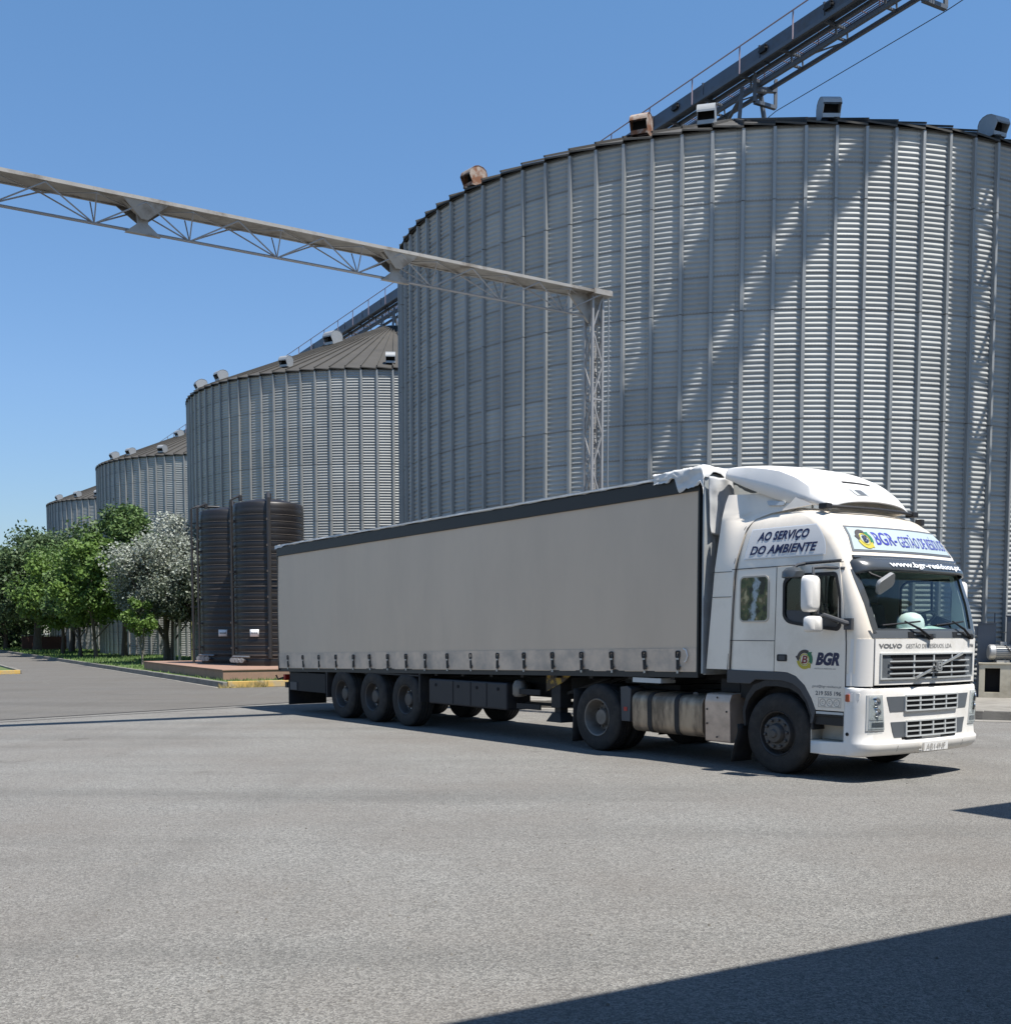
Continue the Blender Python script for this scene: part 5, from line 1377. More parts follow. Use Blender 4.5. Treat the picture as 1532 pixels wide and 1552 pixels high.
# --- side fairing and roof spoiler ----------------------------------------------
fair = [(-1.255, 1.345), (-1.13, 2.6), (-1.03, 3.62), (-1.0, 3.72), (-.95, 3.755), (-.30, 3.70), (.05, 3.60), (.40, 3.455), (-.30, 3.44), (-.62, 3.38), (-.70, 3.25), (-.775, 2.8), (-.86, 1.345)]
def fairmap(sg):
    def f(s, z, d):
        q0 = 1.245-.085*max(0, z-2.7)-.14*max(0, z-3.42)
        t = min(1, max(0, (s+1.0)/.28)); t = t*t*(3-2*t)
        q = q0*(1-t)+t*(tab(TW_, min(z, 3.40))+.010-.22*max(0, z-3.40))
        return L(s, sg*(q+d), z)
    return f
for sg in (1, -1):
    mb = MB(); f = fairmap(sg)
    # strips for a smooth curved panel: rear panel, then roof wedge
    zs = np.linspace(1.345, 3.72, 26)
    rear = lambda z: float(np.interp(z, [1.345, 2.6, 3.62, 3.72], [-1.255, -1.13, -1.03, -1.0])); fr_ = lambda z: float(np.interp(z, [1.345, 2.8, 3.25, 3.38, 3.44, 3.46, 3.60, 3.70, 3.72], [-.84, -.75, -.66, -.55, -.25, .38, .05, -.28, -.45]))
    for d in (0.004, -.02):
        mb.grid(lambda u, v: f(rear(zs[0]+(zs[-1]-zs[0])*v)*(1-u)+fr_(zs[0]+(zs[-1]-zs[0])*v)*u, zs[0]+(zs[-1]-zs[0])*v, d), 10, 40)
    o = mb.build('side_fairing', 'white_paint', trk, smooth=50)
    mb = MB()
    for (za, zb) in ((2.665, 2.672), (2.325, 2.332)): mb.plate([(-1.15, za), (-.80, za), (-.80, zb), (-1.15, zb)], [], f, .006, .009)
    mb.plate([(-.864, 1.345), (-.772, 2.80), (-.70, 3.25), (-.61, 3.39), (-.60, 3.39), (-.69, 3.25), (-.764, 2.80), (-.856, 1.345)], [], f, .005, .008)
    mb.build('panel_gap', 'seam', o, smooth=0)
    mb = MB(); mb.plate(rpoly([(-.42, 3.60), (-.10, 3.555), (-.12, 3.51), (-.38, 3.53)], .02), [], f, .006, .03); mb.build('fairing_hinge', 'grille_pale', o, smooth=0)
# roof spoiler: cross-sections from front lip to rear edge
SPS = [(.50, 3.475, 3.505, .80), (.38, 3.48, 3.60, .90), (.22, 3.49, 3.735, .96), (.0, 3.52, 3.89, 1.00), (-.25, 3.60, 4.00, 1.03), (-.50, 3.70, 4.06, 1.05), (-.75, 3.80, 4.10, 1.06), (-1.0, 3.91, 4.125, 1.06), (-1.12, 3.96, 4.13, 1.06)]
mb = MB(); NQ = 20
def sps(u, v):
    x = v*(len(SPS)-1); i = min(int(x), len(SPS)-2); t = x-i
    s, zb, zt, w = [SPS[i][k]*(1-t)+SPS[i+1][k]*t for k in range(4)]
    a = 1-2*u; q = w*a; e = abs(a)
    # front lip bows forward in the middle
    s2 = s+.10*(1-a*a)*(1-v)
    crown = .05*(1-min(1, e/.92)**2)
    if e < .92: return L(s2, (w-.05)*a/.92, zt+crown-.03*(e/.92)**6)
    t2 = (e-.92)/.08
    return L(s2, (w-.05+.05*min(1, t2*1.6))*(1 if a > 0 else -1), zt-.03-(zt-zb-.03)*t2)
mb.grid(sps, 50, 28)
spo = mb.build('roof_spoiler', 'white_bumper', trk, smooth=40)
sm = spo.modifiers.new('thickness', 'SOLIDIFY'); sm.thickness = .02; sm.offset = -1
mb = MB()
def on_sp(u, v, up=.006): p = Vector(sps(u, v)); return tuple(p+Vector((.004, 0, up)))
mb.grid(lambda a, c: on_sp(.36+.30*a, .30-.02*c, .006), 8, 1); o = mb.build('air_slot', 'black_void', spo)
mb = MB(); mb.grid(lambda a, c: on_sp(.33+.14*a, .10+.10*c*(1-.3*a), .008), 5, 3); o = mb.build('intake_scoop', 'grille_pale', spo)
mb = MB(); mb.grid(lambda a, c: on_sp(.37+.07*a, .105+.075*c, .012), 3, 2); mb.build('intake_grille', 'grille_grey', o)
mb = MB(); mb.tube([L(surf(.95*(1-2*i/12)*.9, 3.42, 0)*0+.50+.10*(1-(1-2*i/12)**2), .86*(1-2*i/12), 3.455) for i in range(13)], .022, 6); mb.build('spoiler_seal', 'black_plastic', spo)
for q in (.93, -.93):
    mb = MB(); mb.box(L(.40, q-.06, 3.42), L(.53, q+.06, 3.49)); mb.build('roof_lamp', 'black_plastic', trk, smooth=0, bevel=.01)
mb = MB(); mb.box(L(.52, -1.0, 3.30), L(.62, -.92, 3.385)); mb.build('roof_lamp', 'black_plastic', trk, smooth=0, bevel=.01)

# --- mirrors -------------------------------------------------------------------
def mirror(sg, s0):
    def f(s, q, z): return L(s, sg*q, z)
    mb = MB()
    # main housing: tall rounded shell, glass faces back
    def shellm(cs, cq, cz, hq, hz, dp, sk=0.0):
        n = 20
        rings_ = [(0, 1.0), (.35, 1.02), (.65, .97), (.88, .82), (1.0, .55)]
        o = len(mb.v)
        for t, k in rings_:
            for i in range(n):
                a = 2*pi*i/n; ca, sa = cos(a), sin(a)
                x = abs(ca)**.5*(1 if ca > 0 else -1); y = abs(sa)**.35*(1 if sa > 0 else -1)
                mb.v.append(f(cs+dp*t, cq+hq*k*x, cz+hz*(k*.5+.5)*y))
        for j in range(len(rings_)-1):
            for i in range(n): mb.f.append((o+j*n+i, o+j*n+(i+1) % n, o+(j+1)*n+(i+1) % n, o+(j+1)*n+i)); mb.mi.append(mb.k)
        mb.f.append(tuple(o+(len(rings_)-1)*n+i for i in range(n))); mb.mi.append(mb.k)
    shellm(s0, 1.50, 2.325, .125, .225, .13); m1 = mb.build('mirror_housing', 'white_bumper', trk, smooth=50)
    mb = MB(); shellm(s0+.04, 1.48, 1.95, .135, .10, .12); m2 = mb.build('mirror_housing', 'white_bumper', trk, smooth=50)
    mb = MB(); mb.plate(rrect(1.395, 2.12, 1.605, 2.53, .03), [], lambda a, c, d: f(s0-.004+d, a, c), 0, .006); mb.build('mirror_glass', 'mirror_glass', m1, smooth=0)
    mb = MB(); mb.plate(rrect(1.37, 1.87, 1.59, 2.03, .03), [], lambda a, c, d: f(s0+.036+d, a, c), 0, .006); mb.build('mirror_glass', 'mirror_glass', m2, smooth=0)
    mb = MB()
    mb.tube([f(s0+.05, 1.45, 2.55), f(s0+.02, 1.42, 2.64), f(s0+.10, 1.30, 2.655), f(1.0, 1.22, 2.63)], .022, 8)
    mb.tube([f(s0+.06, 1.40, 2.0), f(s0+.16, 1.38, 2.06), f(1.10, 1.30, 1.96), f(1.14, 1.22, 1.95)], .03, 8)
    mb.tube([f(s0+.06, 1.39, 2.08), f(s0+.05, 1.36, 2.3), f(s0+.05, 1.40, 2.55)], .03, 8)
    mb.box(tuple(min(a, c) for a, c in zip(f(1.05, 1.235, 1.88), f(1.16, 1.29, 2.02))), tuple(max(a, c) for a, c in zip(f(1.05, 1.235, 1.88), f(1.16, 1.29, 2.02))))
    mb.build('mirror_arm', 'grey_plastic', trk, smooth=40)
mirror(1, .66); mirror(-1, .80)
mb = MB(); n = 16; o = 0
mb.lathe([(.0, .10), (.09, .085), (.135, .04), (.14, -.03), (.13, -.04)], 20, lambda x, y, t: L(.33+x*1.1, 1.37+y*.9, 2.575+t)); k1 = mb.build('kerb_mirror', 'visor_grey', trk)
mb = MB(); mb.tube([L(.33, 1.37, 2.66), L(.36, 1.32, 2.70), L(.42, 1.25, 2.72)], .02, 8); mb.tube([L(.40, 1.24, 2.725), L(.95, 1.235, 2.735)], .016, 6); mb.build('mirror_arm', 'grey_plastic', k1)
mb = MB(); c0 = Vector(L(1.33, .87, 2.445)); tx = Vector((-.12, 1, 0)).normalized(); tn = Vector((.9, -.2, -.35)).normalized(); ty = tn.cross(tx)
ca, sa = cos(.5), sin(.5)
mb.plate(rrect(-.165, -.10, .165, .10, .06), [], lambda x, y, d: tuple(c0+tx*(x*ca-y*sa)+ty*(x*sa+y*ca)+tn*d), -.03, .03); fm = mb.build('front_mirror', 'motor_grey', trk, bevel=.015)
mb = MB(); mb.tube([tuple(c0+Vector((-.02, .02, .05))), L(1.22, 1.0, 2.56), L(1.10, 1.06, 2.66)], .014, 6); mb.build('mirror_arm', 'black_plastic', fm)

# --- cab interior ----------------------------------------------------------------
mb = MB(); mb.grid(lambda u, v: L((.92+.42*v)-.10*(1-2*u)**2*v, (1-2*u)*1.12, 1.90-.05*v+.03*sin(u*9)*v*(1-v)+.06*(1-v)*exp_ if False else 1.90-.05*v+.05*(1-v)*math.exp(-((1-2*u)+.55)**2*14)), 24, 8); mb.box(L(.85, 1.15, 1.4), L(.94, -1.15, 1.88))
mb.build('dashboard', 'dash_grey', trk)
for q in (-.62, .62):
    mb = MB(); mb.plate(rpoly([(.05, 1.45), (.50, 1.50), (.50, 1.62), (.20, 1.62), (.10, 2.24), (-.03, 2.24), (-.05, 1.7)], .05), [], lambda a, c, d: L(a, q+d, c), -.24, .24)
    mb.plate(rpoly([(-.02, 2.25), (.08, 2.25), (.07, 2.47), (-.02, 2.47)], .04), [], lambda a, c, d: L(a, q+d, c), -.14, .14); mb.build('seat', 'seat_fabric', trk, smooth=30, bevel=.03)
mb = MB(); c0 = Vector(L(.84, -.60, 2.0)); ax = Vector((-.55, 0, .83)).normalized(); ay = Vector((0, 1, 0)); ax2 = ax.cross(ay)
mb.tube([tuple(c0+ay*.23*cos(2*pi*k/24)+ax2*.23*sin(2*pi*k/24)) for k in range(25)], .017, 8)
for a in (0, 2.1, 4.2): mb.bar(tuple(c0), tuple(c0+ay*.23*cos(a)+ax2*.23*sin(a)), .04, .015)
mb.tube([tuple(c0), tuple(c0-ax*.4)], .04, 8); mb.build('steering_wheel', 'black_plastic', trk)
mb = MB()
mb.plate([(1.02, 2.10), (1.08, 2.10), (1.08, 2.16), (1.02, 2.16)], [], lambda a, c, d: L(surf(a, c, -.018+d), a, c), 0, .002); mb.build('sticker', 'sign_white', ws, smooth=0)
mb = MB(); mb.plate([(1.0, 1.985), (1.075, 1.985), (1.075, 2.065), (1.0, 2.065)], [], lambda a, c, d: L(surf(a, c, -.018+d), a, c), 0, .002); mb.k = 1
mb.plate([(1.012, 2.0), (1.06, 2.0), (1.06, 2.045), (1.012, 2.045)], [], lambda a, c, d: L(surf(a, c, -.015+d), a, c), 0, .002); mb.build('sticker', ['sign_white', 'hat_shell'], ws, smooth=0)
def to_world(p): return Matrix.Translation(TC) @ Matrix.Rotation(TROT, 4, 'Z') @ Vector(p)
hp = to_world(L(1.19, .12, 1.875))
ht = thing('hard_hat', 'pale green white hard hat lying on the dashboard behind the windscreen', 'hard hat', tuple(hp), TROT+.5)
mb = MB(); mb.lathe([(.150, .0), (.152, .05), (.14, .11), (.105, .165), (.05, .192), (0, .198)], 28, lambda x, y, t: (x*1.12, y*.95, t+.03))
mb.lathe([(.15, .03), (.185, .015), (.185, .008), (.148, .02)], 28, lambda x, y, t: (x*(1.25 if x > 0 else 1.05), y*.95, t), closed=True)
hs = mb.build('shell', 'hat_shell', ht)
mb = MB(); mb.tube([(.155*cos(a), 0, .03+.172*sin(a)) for a in np.linspace(.3, 2.9, 14)], .014, 6); mb.build('ridge', 'hat_shell', ht)
hp = to_world(L(1.02, 1.0, 1.90))
mb = MB(); mb.grid(lambda u, v: ((u-.5)*.30, (v-.5)*.40, .02+.03*sin(u*8+v*3)*cos(v*7)+.02), 12, 12); o = mb.build('blue_cloth', 'cloth_blue'); o.location = hp; o.rotation_euler = (0, 0, TROT); sm = o.modifiers.new('thickness', 'SOLIDIFY'); sm.thickness = .01
tag(o, 'crumpled blue cloth on the dashboard in the windscreen corner', 'cloth')

# --- tractor chassis ----------------------------------------------------------------
mb = MB()
for q in (.43, -.43): mb.box(L(-4.6, q-.04, .72), L(.9, q+.04, 1.0))
mb.box(L(-4.55, .4, .78), L(-4.45, -.4, .95)); mb.box(L(-3.2, .7, .98), L(-2.3, -.7, 1.06)); mb.box(L(-1.25, .95, 1.02), L(-.9, -.95, 1.2)); mb.tube([L(-3.58, 1.0, .525), L(-3.58, -1.0, .525)], .11, 10); mb.tube([L(0, 1.0, .5), L(0, -1.0, .5)], .07, 8)
mb.box(L(-.8, .38, .55), L(.9, -.38, 1.25)); mb.build('chassis', 'chassis', trk, smooth=0)
mb = MB(); mb.box(L(-3.35, .85, 1.06), L(-2.6, -.85, 1.14)); mb.build('fifth_wheel', 'soft_black', trk, smooth=0)
fa = [(-.62+0, 0)]
def fuel(sg):
    mb = MB(); n = 24; o = []
    prof = rpoly([(.62, .36), (1.20, .36), (1.22, .95), (.62, .98)], .15, 5)
    mb.plate(prof, [], lambda a, c, d: L(d, sg*a, c), -2.80, -1.36); t = mb.build('fuel_tank', 'tank_alloy', trk, smooth=35, bevel=.012)
    for s in (-2.42, -1.86):
        mb = MB(); big = [((a-.92)*1.02+.92, (c-.66)*1.02+.66) for a, c in prof]; mb.plate(big, [], lambda a, c, d: L(d, sg*a, c), s-.045, s+.045); mb.build('tank_strap', 'soft_black', t, smooth=35)
    mb = MB(); mb.lathe([(.05, 0), (.05, .03), (0, .035)], 14, lambda x, y, h: L(-1.6+x, sg*(1.08+h*.6), .95+y*.4+h)); mb.build('filler_cap', 'grey_plastic', t)
    mb = MB(); mb.plate(rpoly([(.62, .33), (1.20, .33), (1.22, .90), (1.18, 1.0), (.62, 1.02)], .03), [], lambda a, c, d: L(d, sg*a, c), -1.30, -.84); b = mb.build('battery_box', 'alloy_plate', trk, smooth=35, bevel=.012)
    mb = MB()
    for (s, z) in ((-1.07, .95), (-1.07, .40), (-1.26, .78), (-1.26, .58), (-.90, .76)): mb.lathe([(.014, 0), (.014, .006), (0, .007)], 10, lambda x, y, h: L(s+x, sg*(1.218+h), z+y))
    mb.build('bolts', 'black_plastic', b)
    mb = MB(); mb.lathe([(.16, 0), (.16, .55), (.12, .6), (0, .6)], 14, lambda x, y, h: L(-1.34+x*.3, sg*(.98+y), .38+h)); mb.build('air_bottle', 'soft_black', trk)
fuel(1); fuel(-1)
for sg in (1, -1):
    mb = MB()
    arc = [(-3.58+.60*cos(radians(a)), .525+.60*sin(radians(a))) for a in range(150, 25, -8)]
    mb.grid(lambda u, v: L(-4.16+.06*v-.1*v, sg*(.70+.52*u), .95-.85*v), 3, 6)
    o = mb.build('mud_flap', 'soft_black', trk); sm = o.modifiers.new('thickness', 'SOLIDIFY'); sm.thickness = .014
    mb = MB(); mb.plate([(-3.05, .50), (-2.86, .50), (-2.84, 1.0), (-2.92, 1.04), (-3.08, 1.02)], [], lambda a, c, d: L(a, sg*(1.18+d), c), -.3, .02); o = mb.build('wheel_guard', 'grey_plastic', trk, smooth=0, bevel=.01)
    mb = MB(); mb.box(tuple(min(a, c) for a, c in zip(L(-2.99, sg*1.20, .66), L(-2.92, sg*1.208, .72))), tuple(max(a, c) for a, c in zip(L(-2.99, sg*1.20, .66), L(-2.92, sg*1.208, .72)))); mb.build('reflector', 'red_lens', o, smooth=0)
mb = MB()
for q, zz in ((.3, 1.9), (.1, 2.0), (-.1, 1.95)):
    mb.tube([L(-.92, q, 1.6), L(-1.05, q+.05, 1.45-.1), L(-1.2, q-.04, 1.38), L(-1.32, q, 1.7), L(-1.36, q, zz)], .016, 6)
mb.build('air_hose', 'cloth_blue', trk)

# ------------------------------------------------------------------ semi-trailer
LS = 13.62; SF_ = -1.40; SB = SF_-LS
T0_ = to_world((-10.0, 0, 0))
trl = thing('semi_trailer', 'long grey curtain-sided semi-trailer with white roof tarpaulin and three axles', 'trailer', tuple(T0_), TROT)
def zb(s): return .985+(s-SB)/LS*.290
def zt(s): return 3.88+(s-SB)/LS*.17
def M(s, q, z): return (s+10.0, -q, z)
def Mz(s, q, f): return M(s, q, zb(s)+(zt(s)-zb(s))*f)
for i in range(3):
    for q in (1.27, -1.27): wheel('trailer', trl, -9.28-1.31*i, q, .3*i, 10.0)
def curtain(sg):
    nr2 = np.random.default_rng(4)
    def f(u, v):
        s = SB+.03+(LS-.042)*u; z = zb(s)+.02+(zt(s)-.16-zb(s)-.02)*v
        bulge = .012*sin(pi*v)+.006*sin(u*44)*(v*(1-v)*4)**.5+.010*sin(u*13+v*2)*(1-v)+(.006*sin(u*2*pi*18)*(1-v)**6)+.010*sum(math.exp(-((u-x_)*LS/.09)**2) for x_ in (.2, .4, .6, .8))*v*(1-v)*3
        return M(s, sg*(1.27+bulge), z)
    mb = MB(); mb.grid(f, 220, 30); c = mb.build('curtain', 'curtain', trl, smooth=60)
    mb = MB(); v0, v1 = .0, .135
    mb.grid(lambda u, v: tuple(Vector(f(u, .004+.125*v))+Vector((0, -sg*(.005+.004*v), 0))), 220, 4); mb.build('curtain_hem', 'curtain_hem', c, smooth=60)
    return c
cn = curtain(1); cf = curtain(-1)
# straps with buckles along the near side
ssp = [-14.49, -13.69, -12.92, -12.11, -11.34, -10.62, -9.91, -9.20, -8.51, -7.73, -6.96, -6.16, -5.39, -4.62, -3.89, -3.17, -2.45, -1.77]
mb = MB(); mb.tube([(0, -.0, .235), (.012, -.006, .12), (-.006, -.006, .02)], .006, 5)
mb.box((-.022, -.008, .03), (.020, .004, .20)); mb.plate(rrect(-.035, .175, .035, .27, .02, 3), [rrect(-.02, .20, .02, .25, .01, 3)], lambda a, c, d: (a, -d, c), -.002, .012); mb.k = 1; mb.box((-.02, -.012, .155), (.02, .0, .178)); mb.box((-.014, -.012, -.02), (.014, .0, .012)); mb.k = 0; mb.bar((.014, -.008, .03), (.035, -.012, .075), .012, .03)
st0 = mb.build('strap', ['black_plastic', 'nut_steel'], smooth=0); sme = st0.data; bpy.data.objects.remove(st0)
for s in ssp:
    o = bpy.data.objects.new('strap', sme); COL.objects.link(o); o.parent = trl; o.location = M(s, 1.287, zb(s)+.02); o.rotation_euler = (0, random.uniform(-.12, .06), 0); o.scale = (1.25, 1, 1.12)
# frame rails
def rail(mb, q0, q1, fz0, fz1, s0=SB, s1=SF_):
    a0, a1 = fz0(s0), fz1(s0); b0, b1 = fz0(s1), fz1(s1)
    mb.hexa([M(s0, q0, a0), M(s0, q1, a0), M(s1, q1, b0), M(s1, q0, b0), M(s0, q0, a1), M(s0, q1, a1), M(s1, q1, b1), M(s1, q0, b1)])
mb = MB()
for sg in (1, -1): rail(mb, sg*1.18, sg*1.295, lambda s: zt(s)-.24, lambda s: zt(s)-.02)
mb.build('top_rail', 'rail_black', trl, smooth=0, bevel=.01)
mb = MB()
for sg in (1, -1): rail(mb, sg*1.12, sg*1.262, lambda s: zb(s)-.06, lambda s: zb(s)+.05)
rail(mb, -1.2, 1.2, lambda s: zb(s)-.02, lambda s: zb(s)+.06); mb.build('deck', 'rail_black', trl, smooth=0)
mb = MB()
for s in (SB, SF_-.008):
    for sg in (1, -1): mb.hexa([M(s, sg*1.20, zb(s)-.03), M(s, sg*1.29, zb(s)-.03), M(s+.03, sg*1.29, zb(s)-.03), M(s+.03, sg*1.20, zb(s)-.03), M(s, sg*1.20, zt(s)), M(s, sg*1.29, zt(s)), M(s+.03, sg*1.29, zt(s)), M(s+.03, sg*1.20, zt(s))])
mb.build('corner_post', 'rail_black', trl, smooth=0)
mb = MB(); s = SF_+.025
mb.hexa([M(s, -1.27, zb(s)-.02), M(s, 1.19, zb(s)-.02), M(s+.05, 1.19, zb(s)-.02), M(s+.05, -1.27, zb(s)-.02), M(s, -1.27, zt(s)), M(s, 1.19, zt(s)), M(s+.05, 1.19, zt(s)), M(s+.05, -1.27, zt(s))])
mb.box(M(s+.05, 1.285, zb(s)), M(s+.085, 1.05, zt(s)-.05)); mb.box(M(s+.05, -1.285, zb(s)), M(s+.085, -1.05, zt(s)-.05)); mb.build('front_wall', 'alu_front', trl, smooth=0, bevel=.006)
mb = MB(); s = SB-.04
for q0, q1 in ((-1.25, -.01), (.01, 1.25)): mb.hexa([M(s, q0, zb(s)), M(s, q1, zb(s)), M(s+.04, q1, zb(s)), M(s+.04, q0, zb(s)), M(s, q0, zt(s)-.1), M(s, q1, zt(s)-.1), M(s+.04, q1, zt(s)-.1), M(s+.04, q0, zt(s)-.1)])
mb.build('rear_door', 'alu_front', trl, smooth=0)
# roof tarpaulin with a wavy hanging edge
g = np.random.default_rng(21); wav = g.normal(size=400)
def wv(u, k): return float(np.interp(u*k, np.arange(400), wav))
def tarp(u, v):
    s = SB-.06+(LS+.06)*u; a = 1-2*v; e = max(0, (abs(a)-.90)/.10)
    q = 1.31*min(1, abs(a)/.90)*(1 if a > 0 else -1); z = zt(s)+.03+.03*(1-min(1, abs(a)/.9)**2)+.004*wv(u, 110)*(1-e)
    hang = .05+.004*wv(u, 120)+.004*wv(u, 40)+.045*max(0, 1-u*26)
    return M(s, q+(.008*wv(u, 90))*(1 if a > 0 else -1)*e, z-(.0+hang*e)*(1 if e > 0 else 0))
mb = MB(); mb.grid(tarp, 200, 24); o = mb.build('roof_tarpaulin', 'tarp_white', trl, smooth=60)
mb = MB(); mb.tube([M(SB+LS*.06+(LS*.90)*t, 1.318, zt(SB+LS*.06+LS*.9*t)-.01) for t in np.linspace(0, 1, 30)], .008, 5); mb.build('tarp_cord', 'nut_steel', trl)
# torn white cover over the front top corner
w2 = g.normal(size=(24, 24))
def nz(u, v, k=9):
    x, y = u*k, v*k; i, j = int(x), int(y); fx, fy = x-i, y-j; fx = fx*fx*(3-2*fx); fy = fy*fy*(3-2*fy)
    a = w2[i % 23][j % 23]*(1-fx)+w2[(i+1) % 23][j % 23]*fx; c = w2[i % 23][(j+1) % 23]*(1-fx)+w2[(i+1) % 23][(j+1) % 23]*fx
    return a*(1-fy)+c*fy
def cover(u, v):
    # v from the near-side hem over the top to the far side; u from rear to the front hem
    s = SF_-.85+1.0*u; over = max(0, (u-.93)/.07)
    a = v
    hang = .14+.16*np.clip((u-.42)/.10, 0, 1)*(1-np.clip((u-.55)/.45, 0, 1)*.55)+.02*nz(u, .2, 14)
    if a < .14: q = 1.335+.01*nz(u, v*6, 9); z = zt(min(s, SF_))+.075-hang*(1-a/.14)
    else: q = 1.33-2.62*(a-.14)/.86; z = zt(min(s, SF_))+.085+.008*nz(u, v*2, 8)+.02*u
    s2 = min(s, SF_+.13); z -= over*.15*(1+.2*nz(v*3, .4, 8))
    return M(s2+.005*nz(v*2, u, 10), q, z+.004*nz(u*2, v*3, 16))
mb = MB(); mb.grid(cover, 60, 60); o = mb.build('torn_cover', 'tarp_white', trl, smooth=70)
def flap(u, v):
    q = 1.27-.50*u-.06*v*(1-u); z = zt(SF_)-.06-(.78+.02*sin(u*3))*v
    return M(SF_+.165+.02*sin(u*7+v*5)*v*(1-v)*2+.02*sin(u*11-v*3)*(1-v)+.006*nz(u, v, 6), q-.10*v*u, z)
mb = MB(); mb.grid(flap, 24, 24); o = mb.build('front_flap', 'tarp_grey', trl, smooth=70); sm = o.modifiers.new('thickness', 'SOLIDIFY'); sm.thickness = .006
mb = MB(); mb.tube([M(-1.66, 1.293, 1.62), M(-1.60, 1.30, 1.60), M(-1.57, 1.30, 1.52), M(-1.60, 1.30, 1.45), M(-1.63, 1.298, 1.43)], .01, 6); mb.build('tensioner_loop', 'sign_white', trl)
# chassis
mb = MB()
for q in (.5, -.5):
    mb.hexa([M(-14.9, q-.06, .70), M(-14.9, q+.06, .70), M(-5.0, q+.06, .72), M(-5.0, q-.06, .72), M(-14.9, q-.06, .98), M(-14.9, q+.06, .98), M(-5.0, q+.06, 1.18), M(-5.0, q-.06, 1.18)])
    mb.hexa([M(-5.0, q-.06, .80), M(-5.0, q+.06, .80), M(-3.6, q+.06, 1.12), M(-3.6, q-.06, 1.12), M(-5.0, q-.06, 1.18), M(-5.0, q+.06, 1.18), M(-3.6, q+.06, 1.22), M(-3.6, q-.06, 1.22)])
    mb.hexa([M(-3.6, q-.06, 1.12), M(-3.6, q+.06, 1.12), M(-1.5, q+.06, 1.16), M(-1.5, q-.06, 1.16), M(-3.6, q-.06, 1.22), M(-3.6, q+.06, 1.22), M(-1.5, q+.06, 1.26), M(-1.5, q-.06, 1.26)])
for s in np.arange(-14.6, -1.6, .9): mb.box(M(s, 1.2, zb(s)-.10), M(s+.08, -1.2, zb(s)-.02))
for i in range(3): mb.tube([M(-9.28-1.31*i, 1.0, .53), M(-9.28-1.31*i, -1.0, .53)], .075, 10)
mb.build('chassis', 'chassis', trl, smooth=0)
mb = MB(); mb.plate([(-5.02, 1.20), (-4.25, 1.24), (-4.55, 1.05), (-5.02, .86)], [], lambda a, c, d: M(a, 1.10+d, c), -.02, .0); mb.build('gusset', 'yellow_chassis', trl, smooth=0)
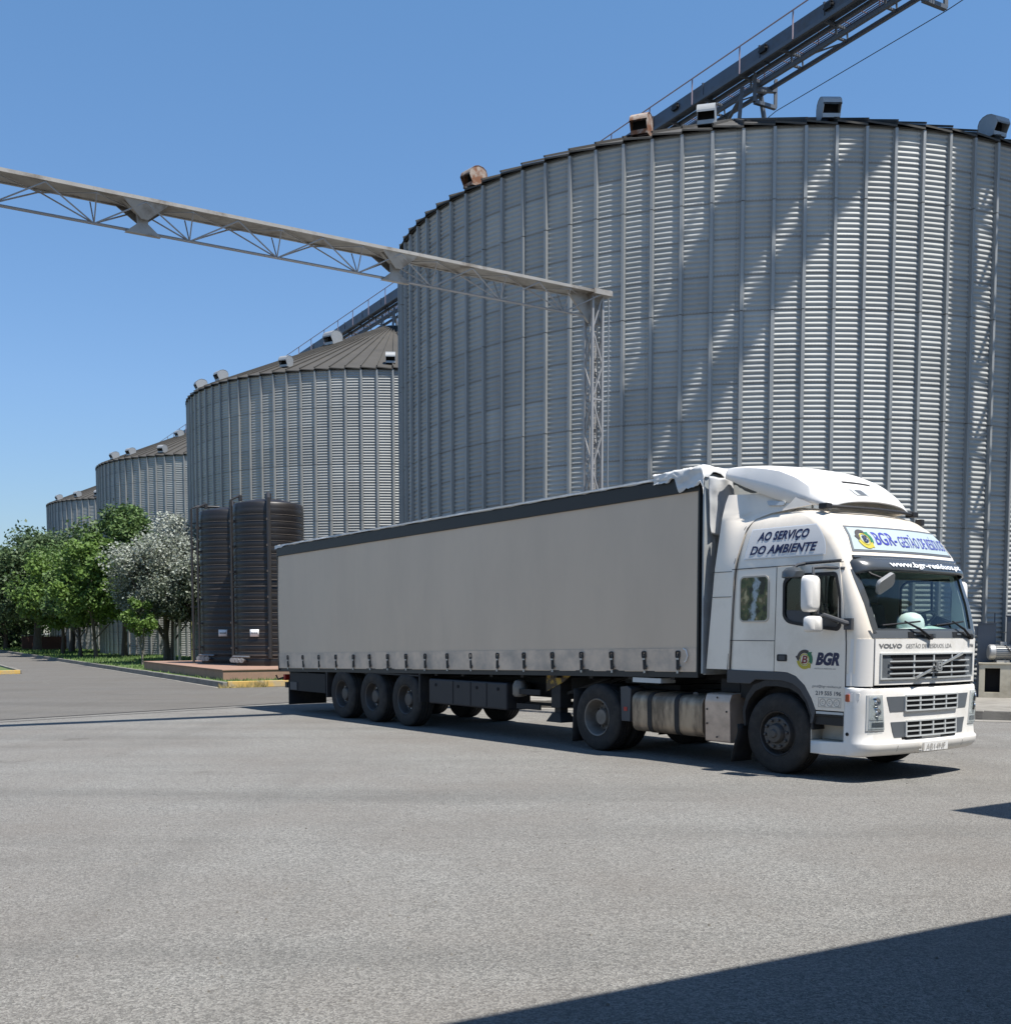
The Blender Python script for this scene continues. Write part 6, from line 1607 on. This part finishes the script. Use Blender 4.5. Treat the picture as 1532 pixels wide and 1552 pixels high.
for sg in (1, -1):
    mb = MB()
    # mudguard plate over the three wheels
    mb.box(M(-12.62, sg*.95, 1.0), M(-8.74, sg*1.25, 1.03)); mb.box(M(-12.66, sg*1.0, .42), M(-12.60, sg*1.25, 1.03)); mb.box(M(-8.80, sg*1.0, .50), M(-8.74, sg*1.25, 1.06)); mb.build('mudguard', 'soft_black', trl, smooth=0)
    mb = MB(); mb.box(M(-14.62, sg*.25, .16), M(-14.58, sg*1.22, .74)); mb.box(M(-14.6, sg*1.18, .17), M(-12.70, sg*1.20, .45)) if False else None; mb.build('mud_flap', 'soft_black', trl, smooth=0)
    mb = MB(); mb.box(M(-14.55, sg*.9, .50), M(-12.75, sg*1.22, .93)); mb.build('side_locker', 'chassis', trl, smooth=0, bevel=.01)
    # landing leg
    mb = MB(); mb.box(M(-4.86, sg*1.05, .48), M(-4.70, sg*.89, 1.15)); mb.box(M(-4.90, sg*1.09, .60), M(-4.66, sg*.85, 1.12)); mb.k = 0
    mb.hexa([M(-4.98, sg*.80, .365), M(-4.98, sg*1.14, .365), M(-4.58, sg*1.14, .365), M(-4.58, sg*.80, .365), M(-4.88, sg*.86, .52), M(-4.88, sg*1.08, .52), M(-4.68, sg*1.08, .52), M(-4.68, sg*.86, .52)])
    mb.bar(M(-4.78, sg*.97, .80), M(-3.95, sg*.6, 1.12), .05); mb.build('landing_leg', 'soft_black', trl, smooth=0, bevel=.008)
    # side guard bars
    mb = MB()
    for z in (.55, .80): mb.box(M(-5.7, sg*1.18, z), M(-5.05, sg*1.21, z+.09))
    mb.build('side_guard', 'chassis', trl, smooth=0)
mb = MB(); mb.tube([M(-4.78, .9, .66), M(-4.78, -.9, .66)], .03, 8); mb.bar(M(-6.6, .9, .62), M(-3.9, .5, .60), .07, .05); mb.build('cross_tube', 'chassis', trl, smooth=0)
mb = MB(); mb.box(M(-8.45, 1.24, .50), M(-5.95, .70, .975)); tb = mb.build('tool_box', 'box_plastic', trl, smooth=0, bevel=.03)
mb = MB()
for s in (-7.62, -7.05, -6.55): mb.box(M(s, 1.243, .53), M(s+.012, 1.247, .96))
for s in (-8.2, -7.45, -6.85, -6.2): mb.lathe([(.03, 0), (.03, .01), (0, .012)], 10, lambda x, y, h: M(s+x, 1.24+h, .86+y))
mb.build('box_latches', 'black_void', tb, smooth=0)
mb = MB(); mb.lathe([(0, 0), (.10, .01), (.13, .05), (.13, .20), (.09, .28), (.03, .30), (0, .30)], 14, lambda x, y, h: M(-5.72+x, 1.12+y, .74+h)); mb.build('water_can', 'rim_pale', trl)
mb = MB(); mb.tube([M(-5.45, .4, .85), M(-5.45, -.7, .85)], .17, 14); mb.build('air_tank', 'soft_black', trl)
# rear bumper bar and lamps
mb = MB(); mb.box(M(-14.85, 1.2, .55), M(-14.72, -1.2, .68)); mb.build('rear_bumper', 'soft_black', trl, smooth=0)
for sg in (1, -1):
    mb = MB(); mb.box(M(-14.93, sg*.80, .72), M(-14.83, sg*1.2, .86)); mb.build('rear_light', 'red_lens', trl, smooth=0)
    mb = MB(); mb.tube([M(-14.9, sg*1.15, .80), M(-15.05, sg*1.28, .74), M(-15.08, sg*1.32, .84)], .022, 8); mb.build('marker_arm', 'soft_black', trl)
mb = MB(); mb.box(M(-14.5, 1.225, .52), M(-14.15, 1.235, .70)); mb.build('number_board', 'grey_plastic', trl, smooth=0)
mb = MB(); mb.box(M(-2.75, 1.25, zb(-2.7)-.14), M(-2.15, .95, zb(-2.7)-.07)); mb.build('lamp_board', 'grille_pale', trl, smooth=0)
